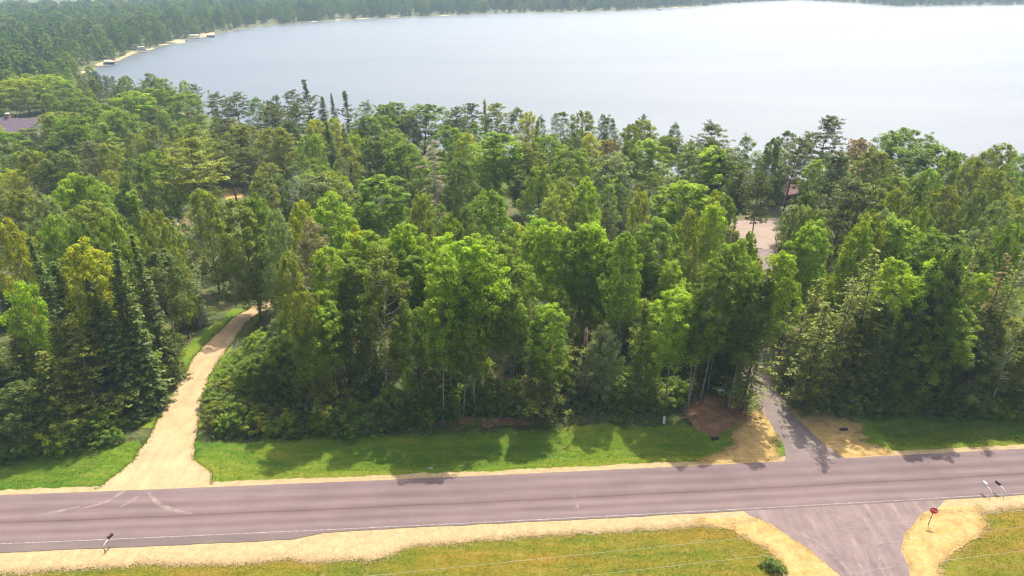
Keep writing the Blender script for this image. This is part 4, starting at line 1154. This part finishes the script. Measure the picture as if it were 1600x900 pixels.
# ------------------------------------------------------------------ buildings
def house(name, loc, rot, Lx, Wy, wall_h, rise, roof_m, label, chimney=None):
    r = link(name, None, None, loc); r.rotation_euler = (0, 0, rot); tag(r, label, "house")
    hw = Wy / 2
    MB().prism([(-hw, 0), (hw, 0), (hw, wall_h), (0, wall_h + rise), (-hw, wall_h)], 'x', -Lx / 2, Lx / 2).build("wall", M['siding'], r)
    o = 0.5; s = rise / hw; rm = MB()
    for sg in (-1, 1):
        rm.prism([(0, wall_h + rise + 0.03), (sg * (hw + o), wall_h - s * o + 0.03), (sg * (hw + o), wall_h - s * o + 0.2), (0, wall_h + rise + 0.2)], 'x', -Lx / 2 - o, Lx / 2 + o)
    roof = rm.build("roof", roof_m, r)
    for k in range(3):
        x = -Lx / 2 + Lx * (k + 0.5) / 3
        wdw = MB().box(x - 0.6, x + 0.6, -hw - 0.05, -hw + 0.02, 1.0, 2.1).build("window", M['white'], r)
        MB().box(x - 0.5, x + 0.5, -hw - 0.08, -hw - 0.04, 1.1, 2.0).build("pane", M['glass'], wdw)
    d = MB().box(-Lx * 0.25 - 0.5, -Lx * 0.25 + 0.5, -hw - 0.06, -hw + 0.02, 0.0, 2.05).build("door", M['tan'], r)
    MB().box(-Lx * 0.25 + 0.3, -Lx * 0.25 + 0.4, -hw - 0.12, -hw - 0.05, 1.0, 1.1).build("handle", M['steel'], d)
    if chimney is not None:
        ch = MB().box(chimney - 0.55, chimney + 0.55, 0.1, 1.1, wall_h + rise - 0.8, wall_h + rise + 1.5).build("chimney", M['brickred'], roof)
        MB().box(chimney - 0.68, chimney + 0.68, -0.03, 1.23, wall_h + rise + 1.5, wall_h + rise + 1.72).build("cap", M['white'], ch)
    return r
hx, hy = at(10, 190, 4.5)
house("house", (hx - 4, hy + 2, h1(hx, hy)), math.radians(-8), 30, 12, 2.8, 3.6, M['roof_purple'], "long house with dark purple-brown shingle roof and chimney among trees", 3.6)
hx, hy = at(1238, 292, 3.0)
house("house", (hx, hy + 4, h1(hx, hy)), math.radians(28), 8, 7, 2.7, 2.2, M['roof_brown'], "small lakeside house with reddish brown roof behind the sandy yard")
hx, hy = at(1598, 390, 3.0)
house("house", (hx + 2, hy + 2, h1(hx, hy)), math.radians(10), 8, 6, 2.4, 1.4, M['roof_grey'], "grey-roofed shed half hidden by tamaracks near the twin mailboxes' end")

# ------------------------------------------------------------------ boats and docks
def dock(px, py, length, ang, label):
    x, y = at(px, py, WATER)
    r = link("dock", None, None, (x, y, WATER)); r.rotation_euler = (0, 0, ang); tag(r, label, "dock", "docks along the lake shore")
    for k in range(int(length / 0.8)):
        MB().box(k * 0.8, k * 0.8 + 0.74, -0.75, 0.75, 0.5, 0.58).build("plank", M['deck'], r)
    for k in range(int(length / 3) + 1):
        for s in (-0.7, 0.7):
            MB().tube([(k * 3 + 0.2, s, -1.2), (k * 3 + 0.2, s, 0.75)], 0.06, 6).build("post", M['steel'], r)
def pontoon(px, py, ang, label, canopy=True, fence='navy'):
    x, y = at(px, py, WATER)
    r = link("pontoon_boat", None, None, (x, y, WATER)); r.rotation_euler = (0, 0, ang); tag(r, label, "boat", "boats along the lake shore")
    for s in (-0.9, 0.9):
        MB().tube([(-3.6, s, 0.15), (3.0, s, 0.15), (3.7, s, 0.4)], [0.33, 0.33, 0.08], 10).build("pontoon", M['steel'], r)
    MB().box(-3.6, 3.5, -1.3, 1.3, 0.5, 0.62).build("deck", M['white'], r)
    f = MB()
    f.box(-3.4, 3.2, -1.28, -1.2, 0.62, 1.4).box(-3.4, 3.2, 1.2, 1.28, 0.62, 1.4).box(-3.48, -3.4, -1.2, 1.2, 0.62, 1.4).box(3.2, 3.28, -1.2, 1.2, 0.62, 1.4)
    f.build("fence", M[fence], r)
    MB().box(-3.2, -2.3, -1.0, 1.0, 0.62, 1.1).build("seat", M['canvas'], r)
    if canopy:
        cp = MB().prism([(-1.4, 2.6), (-1.0, 2.78), (1.0, 2.78), (1.4, 2.6), (1.0, 2.7), (-1.0, 2.7)], 'x', -2.6, 2.2).build("canopy", M['canvas'], r)
        for sx in (-2.4, 2.0):
            for s in (-1.22, 1.22):
                MB().tube([(sx, s, 1.3), (sx, s, 2.66)], 0.03, 5).build("canopy_pole", M['steel'], cp)
def lift(px, py, ang, label):
    x, y = at(px, py, WATER)
    r = link("boat_lift", None, None, (x, y, WATER)); r.rotation_euler = (0, 0, ang); tag(r, label, "boat lift")
    MB().prism([(-1.9, 2.5), (-1.3, 3.1), (1.3, 3.1), (1.9, 2.5), (1.85, 2.45), (1.25, 3.02), (-1.25, 3.02), (-1.85, 2.45)], 'x', -4, 4).build("canopy", M['canvas'], r)
    for sx in (-3.6, 3.6):
        for s in (-1.75, 1.75):
            MB().tube([(sx, s, -1.2), (sx, s, 2.55)], 0.08, 6).build("post", M['steel'], r)
    MB().box(-3.6, 3.6, -1.6, -1.4, 0.3, 0.45).box(-3.6, 3.6, 1.4, 1.6, 0.3, 0.45).build("cradle", M['steel'], r)
dock(150, 104, 9, 0.1, "short pale dock beside the dark pontoon boat")
pontoon(172, 101, 0.05, "dark-sided pontoon boat moored at the short dock on the curved shore")
dock(216, 82, 8, 0.15, "pale dock at the end of the sandy beach strip")
pontoon(222, 79, 0.15, "small pale boat moored at the end of the sandy beach strip", True, 'white')
dock(290, 64, 22, 0.0, "long dock running out past the white canopied boat lift")
lift(305, 60, 0.1, "boat lift with white canopy off the far sandy shore")
pontoon(330, 58, 0.1, "dark boat under pale canopy moored at the last sandy landing", True, 'navy')
pontoon(1030, 16, 0.1, "white boat moored alone on the distant shore across the lake", True, 'white')
dock(1035, 17, 16, 0.05, "low dock beside the lone white boat across the lake")
for k, (lst, lab) in enumerate([([(124, 122), (130, 117), (146, 109), (147, 107), (127, 115)], "curved sandy beach nearest the wood"), ([(148, 101), (166, 96), (170, 99), (152, 104)], "golden beach behind the dark pontoon boat"),
                     ([(180, 94), (205, 81.5), (216, 81), (212, 82.5), (182, 95.5)], "long sandy beach strip along the curved shore"), ([(272, 66), (288, 62), (290, 66), (276, 68)], "sandy landing before the long dock"), ([(310, 53), (335, 51), (335, 56), (312, 58)], "pale sandy landing farthest along the curved shore")]):
    pp = [(*at(*p, WATER + 0.3),) for p in lst]
    cxm = sum(p[0] for p in pp) / len(pp); cym = sum(p[1] for p in pp) / len(pp)
    top = [(p[0], p[1], max(h1(*p), WATER) + 0.15) for p in pp]; n = len(top)
    bot = [(p[0] + (p[0] - cxm) * 0.08, p[1] + (p[1] - cym) * 0.08, p[2] - 0.9) for p in top]
    b_ = MB().add(top + bot, [tuple(range(n))] + [(i, (i + 1) % n, (i + 1) % n + n, i + n) for i in range(n)])
    me = newmesh("beach", b_.v, b_.f, M['shoulder'])
    tag(link("beach", me), lab, kind="structure")

# ------------------------------------------------------------------ roadside furniture
def mailbox(px, py, ang, box_m, label, green=True):
    x, y = at(px, py); z = h1(x, y) + 0.03
    r = link("mailbox", None, None, (x, y, z)); r.scale = (0.78, 0.78, 0.78); r.rotation_euler = (0, 0, ang); tag(r, label, "mailbox", "mailboxes along the road")
    MB().tube([(0, 0, -0.2), (0, 0, 1.0)], 0.05, 8).build("post", M['greenpost'] if green else M['steel'], r)
    MB().tube([(0, 0, 0.95), (0, 0.10, 1.22), (0, 0.45, 1.42), (0, 0.95, 1.45), (0, 1.5, 1.45)], 0.04, 8).build("arm", M['steel'], r)
    poly = [(-0.15, 0), (0.15, 0), (0.15, 0.2)] + [(0.15 * math.cos(t), 0.2 + 0.15 * math.sin(t)) for t in np.linspace(0.3, math.pi - 0.3, 7)] + [(-0.15, 0.2)]
    bx = MB().prism(poly, 'y', 0.95, 1.6)
    bx.v = [(a, b_, c + 1.5) for a, b_, c in bx.v]
    bo = bx.build("box", box_m, r)
    dr = MB().prism([(q[0] * 1.06, q[1] * 1.04) for q in poly], 'y', 1.6, 1.63); dr.v = [(a, b_, c + 1.495) for a, b_, c in dr.v]
    dr.build("door", box_m, bo)
    MB().box(0.155, 0.175, 1.2, 1.23, 1.6, 1.9).box(0.155, 0.175, 1.12, 1.23, 1.82, 1.9).build("flag", M['red'], bo)
mailbox(165, 865, math.radians(-14), M['black'], "lone black mailbox on a curved arm by the sandy shoulder")
mailbox(1546, 780, math.radians(12), M['white'], "white mailbox of the pair beyond the stop sign", False)
mailbox(1567, 779, math.radians(16), M['black'], "black mailbox of the pair beyond the stop sign", False)
for (px, py) in [(165, 868), (172, 872), (158, 874)]:
    pass

sx_, sy_ = at(1450, 821)
sg = link("stop_sign", None, None, (sx_, sy_, h1(sx_, sy_) + 0.05)); sg.rotation_euler = (math.radians(-3), math.radians(3), math.radians(-22)); tag(sg, "red octagonal stop sign on a thin post in golden straw", "stop sign")
MB().box(-0.035, 0.035, -0.02, 0.02, -0.3, 2.0).build("post", M['greenpost'], sg)
def octa(R):
    return [(R * math.cos(math.pi / 8 + k * math.pi / 4), R * math.sin(math.pi / 8 + k * math.pi / 4) + 1.95) for k in range(8)]
pl = MB().prism(octa(0.41), 'y', -0.035, -0.022).build("border", M['white'], sg)
MB().prism(octa(0.385), 'y', -0.042, -0.036).build("face", M['red'], sg)
tc = bpy.data.curves.new("lettering", 'FONT'); tc.body = "STOP"; tc.size = 0.34; tc.align_x = 'CENTER'; tc.align_y = 'CENTER'; tc.extrude = 0.003
to = bpy.data.objects.new("lettering_src", tc); COL.objects.link(to)
bpy.context.view_layer.update()
tme = bpy.data.meshes.new_from_object(to.evaluated_get(bpy.context.evaluated_depsgraph_get()))
bpy.data.objects.remove(to)
tme.materials.clear(); tme.materials.append(M['white'])
le = link("lettering", tme, sg, (0, -0.048, 1.95)); le.rotation_euler = (math.radians(90), 0, 0)

# utility pedestal, address sign, snag, logs
x, y = at(1037, 662); pd = link("utility_pedestal", None, None, (x, y, h1(x, y))); tag(pd, "pale green utility pedestal standing at the edge of the wood", "utility pedestal")
MB().prism([(-0.14, 0), (0.14, 0), (0.14, 0.95), (0.10, 1.05), (-0.10, 1.05), (-0.14, 0.95)], 'y', -0.12, 0.12).build("body", M['pedestal'], pd)
MB().box(-0.16, 0.16, -0.14, 0.14, 0.0, 0.08).build("base", M['greenpost'], pd)
MB().box(-0.15, 0.15, -0.13, 0.13, 0.62, 0.66).build("collar", M['steel'], pd)
x, y = at(1124, 622); sgn = link("driveway_sign", None, None, (x, y, h1(x, y))); tag(sgn, "small white board on a post beside the driveway", "sign")
MB().tube([(0, 0, -0.1), (0, 0, 1.5)], 0.04, 6).build("post", M['tan'], sgn)
MB().box(-0.32, 0.18, -0.05, -0.02, 0.95, 1.4).build("board", M['white'], sgn)
MB().box(0.22, 0.5, -0.05, -0.02, 1.15, 1.42).build("board", M['white'], sgn)
x, y = at(908, 634)
sn = link("broken_trunk", None, None, (x, y, h1(x, y))); tag(sn, "straight brown snag with broken top between the aspens", "dead trunk")
MB().tube([(0, 0, -0.2), (0.02, 0, 4), (0.1, 0.05, 8), (0.22, 0.1, 11.3)], [0.34, 0.28, 0.24, 0.2], 9).build("trunk", M['bark_pine'], sn, True)
MB().tube([(0.22, 0.05, 11.2), (0.26, 0.08, 11.9)], [0.12, 0.01], 5).tube([(0.1, 0.2, 11.2), (0.06, 0.22, 11.6)], [0.08, 0.01], 5).build("splinter", M['bark_dead'], sn)
def log(p0, p1, r, label, m_='bark_dead'):
    a = at(*p0); b_ = at(*p1); z0 = h1(*a) + r; z1 = h1(*b_) + r
    mb = MB().tube([(*a, z0), ((a[0] + b_[0]) / 2, (a[1] + b_[1]) / 2 + 0.15, (z0 + z1) / 2 + 0.05), (*b_, z1)], [r, r * 0.85, r * 0.5], 7)
    mb.tube([((a[0] + b_[0]) / 2, (a[1] + b_[1]) / 2 + 0.15, (z0 + z1) / 2), ((a[0] + b_[0]) / 2 + 0.5, (a[1] + b_[1]) / 2 + 0.5, (z0 + z1) / 2 + 0.4)], [r * 0.5, 0.01], 5)
    tag(mb.build("fallen_log", M[m_]), label, "log", "fallen logs")
log((873, 631), (914, 636), 0.13, "fallen pale log at the foot of the brown snag")
log((668, 731), (678, 735), 0.06, "small pale stick lying in the lush verge grass")
for (px, py, lab) in [(1118, 680, "dark culvert pipe end in the ditch beside the straw"), (1318, 672, "dark culvert pipe end in the ditch beyond the driveway")]:
    x, y = at(px, py); z = h1(x, y)
    cv = link("culvert_pipe", None, None, (x, y, z)); cv.rotation_euler = (0, 0, 0.07); tag(cv, lab, "culvert")
    n = 12; vs = []; 
    for xx in (-0.45, 0.45):
        for rr in (0.24, 0.20):
            vs += [(xx, rr * math.cos(2 * math.pi * k / n), 0.06 + rr * math.sin(2 * math.pi * k / n)) for k in range(n)]
    fs = []
    for k in range(n):
        j = (k + 1) % n
        fs += [(k, j, 2 * n + j, 2 * n + k), (n + j, n + k, 3 * n + k, 3 * n + j), (k, n + k, n + j, j), (2 * n + j, 3 * n + j, 3 * n + k, 2 * n + k)]
    MB().add(vs, fs).build("pipe", M['black'], cv)
# overhead cables along the road
for (p0, p1, lab) in [((575, 900), (1600, 797), "overhead cable closest to the road"), ((910, 900), (1600, 823), "middle one of the three overhead cables"), ((1320, 896), (1600, 860), "overhead cable crossing lowest over the side road")]:
    a = Vector((*at(*p0, 8.5), 8.5)); b_ = Vector((*at(*p1, 8.5), 8.5)); d = (b_ - a).normalized()
    c = a - d * ((a.x + 75) / d.x); e = a + d * ((95 - a.x) / d.x)
    pts_ = [c.lerp(e, k / 24) for k in range(25)]
    mb = MB().tube(pts_, 0.010, 5)
    tag(mb.build("overhead_cable", M['cable']), lab, "cable", "overhead cables")

# ------------------------------------------------------------------ haze
hz = MB().box(-2900, 2900, -300, 1900, WATER - 6.5, CAMH + 3).build("haze", None)
hm = bpy.data.materials.new("summer_haze"); hm.use_nodes = True
hn = hm.node_tree; hn.nodes.clear()
pv = hn.nodes.new("ShaderNodeVolumePrincipled"); ho = hn.nodes.new("ShaderNodeOutputMaterial")
pv.inputs["Color"].default_value = (0.62, 0.82, 1.0, 1)
pv.inputs["Density"].default_value = 0.00022
pv.inputs["Anisotropy"].default_value = 0.0
hn.links.new(pv.outputs[0], ho.inputs["Volume"])
hz.data.materials.append(hm)
hz.display_type = 'WIRE'
tag(hz, "thin pale summer haze over wood and lake", kind="stuff")
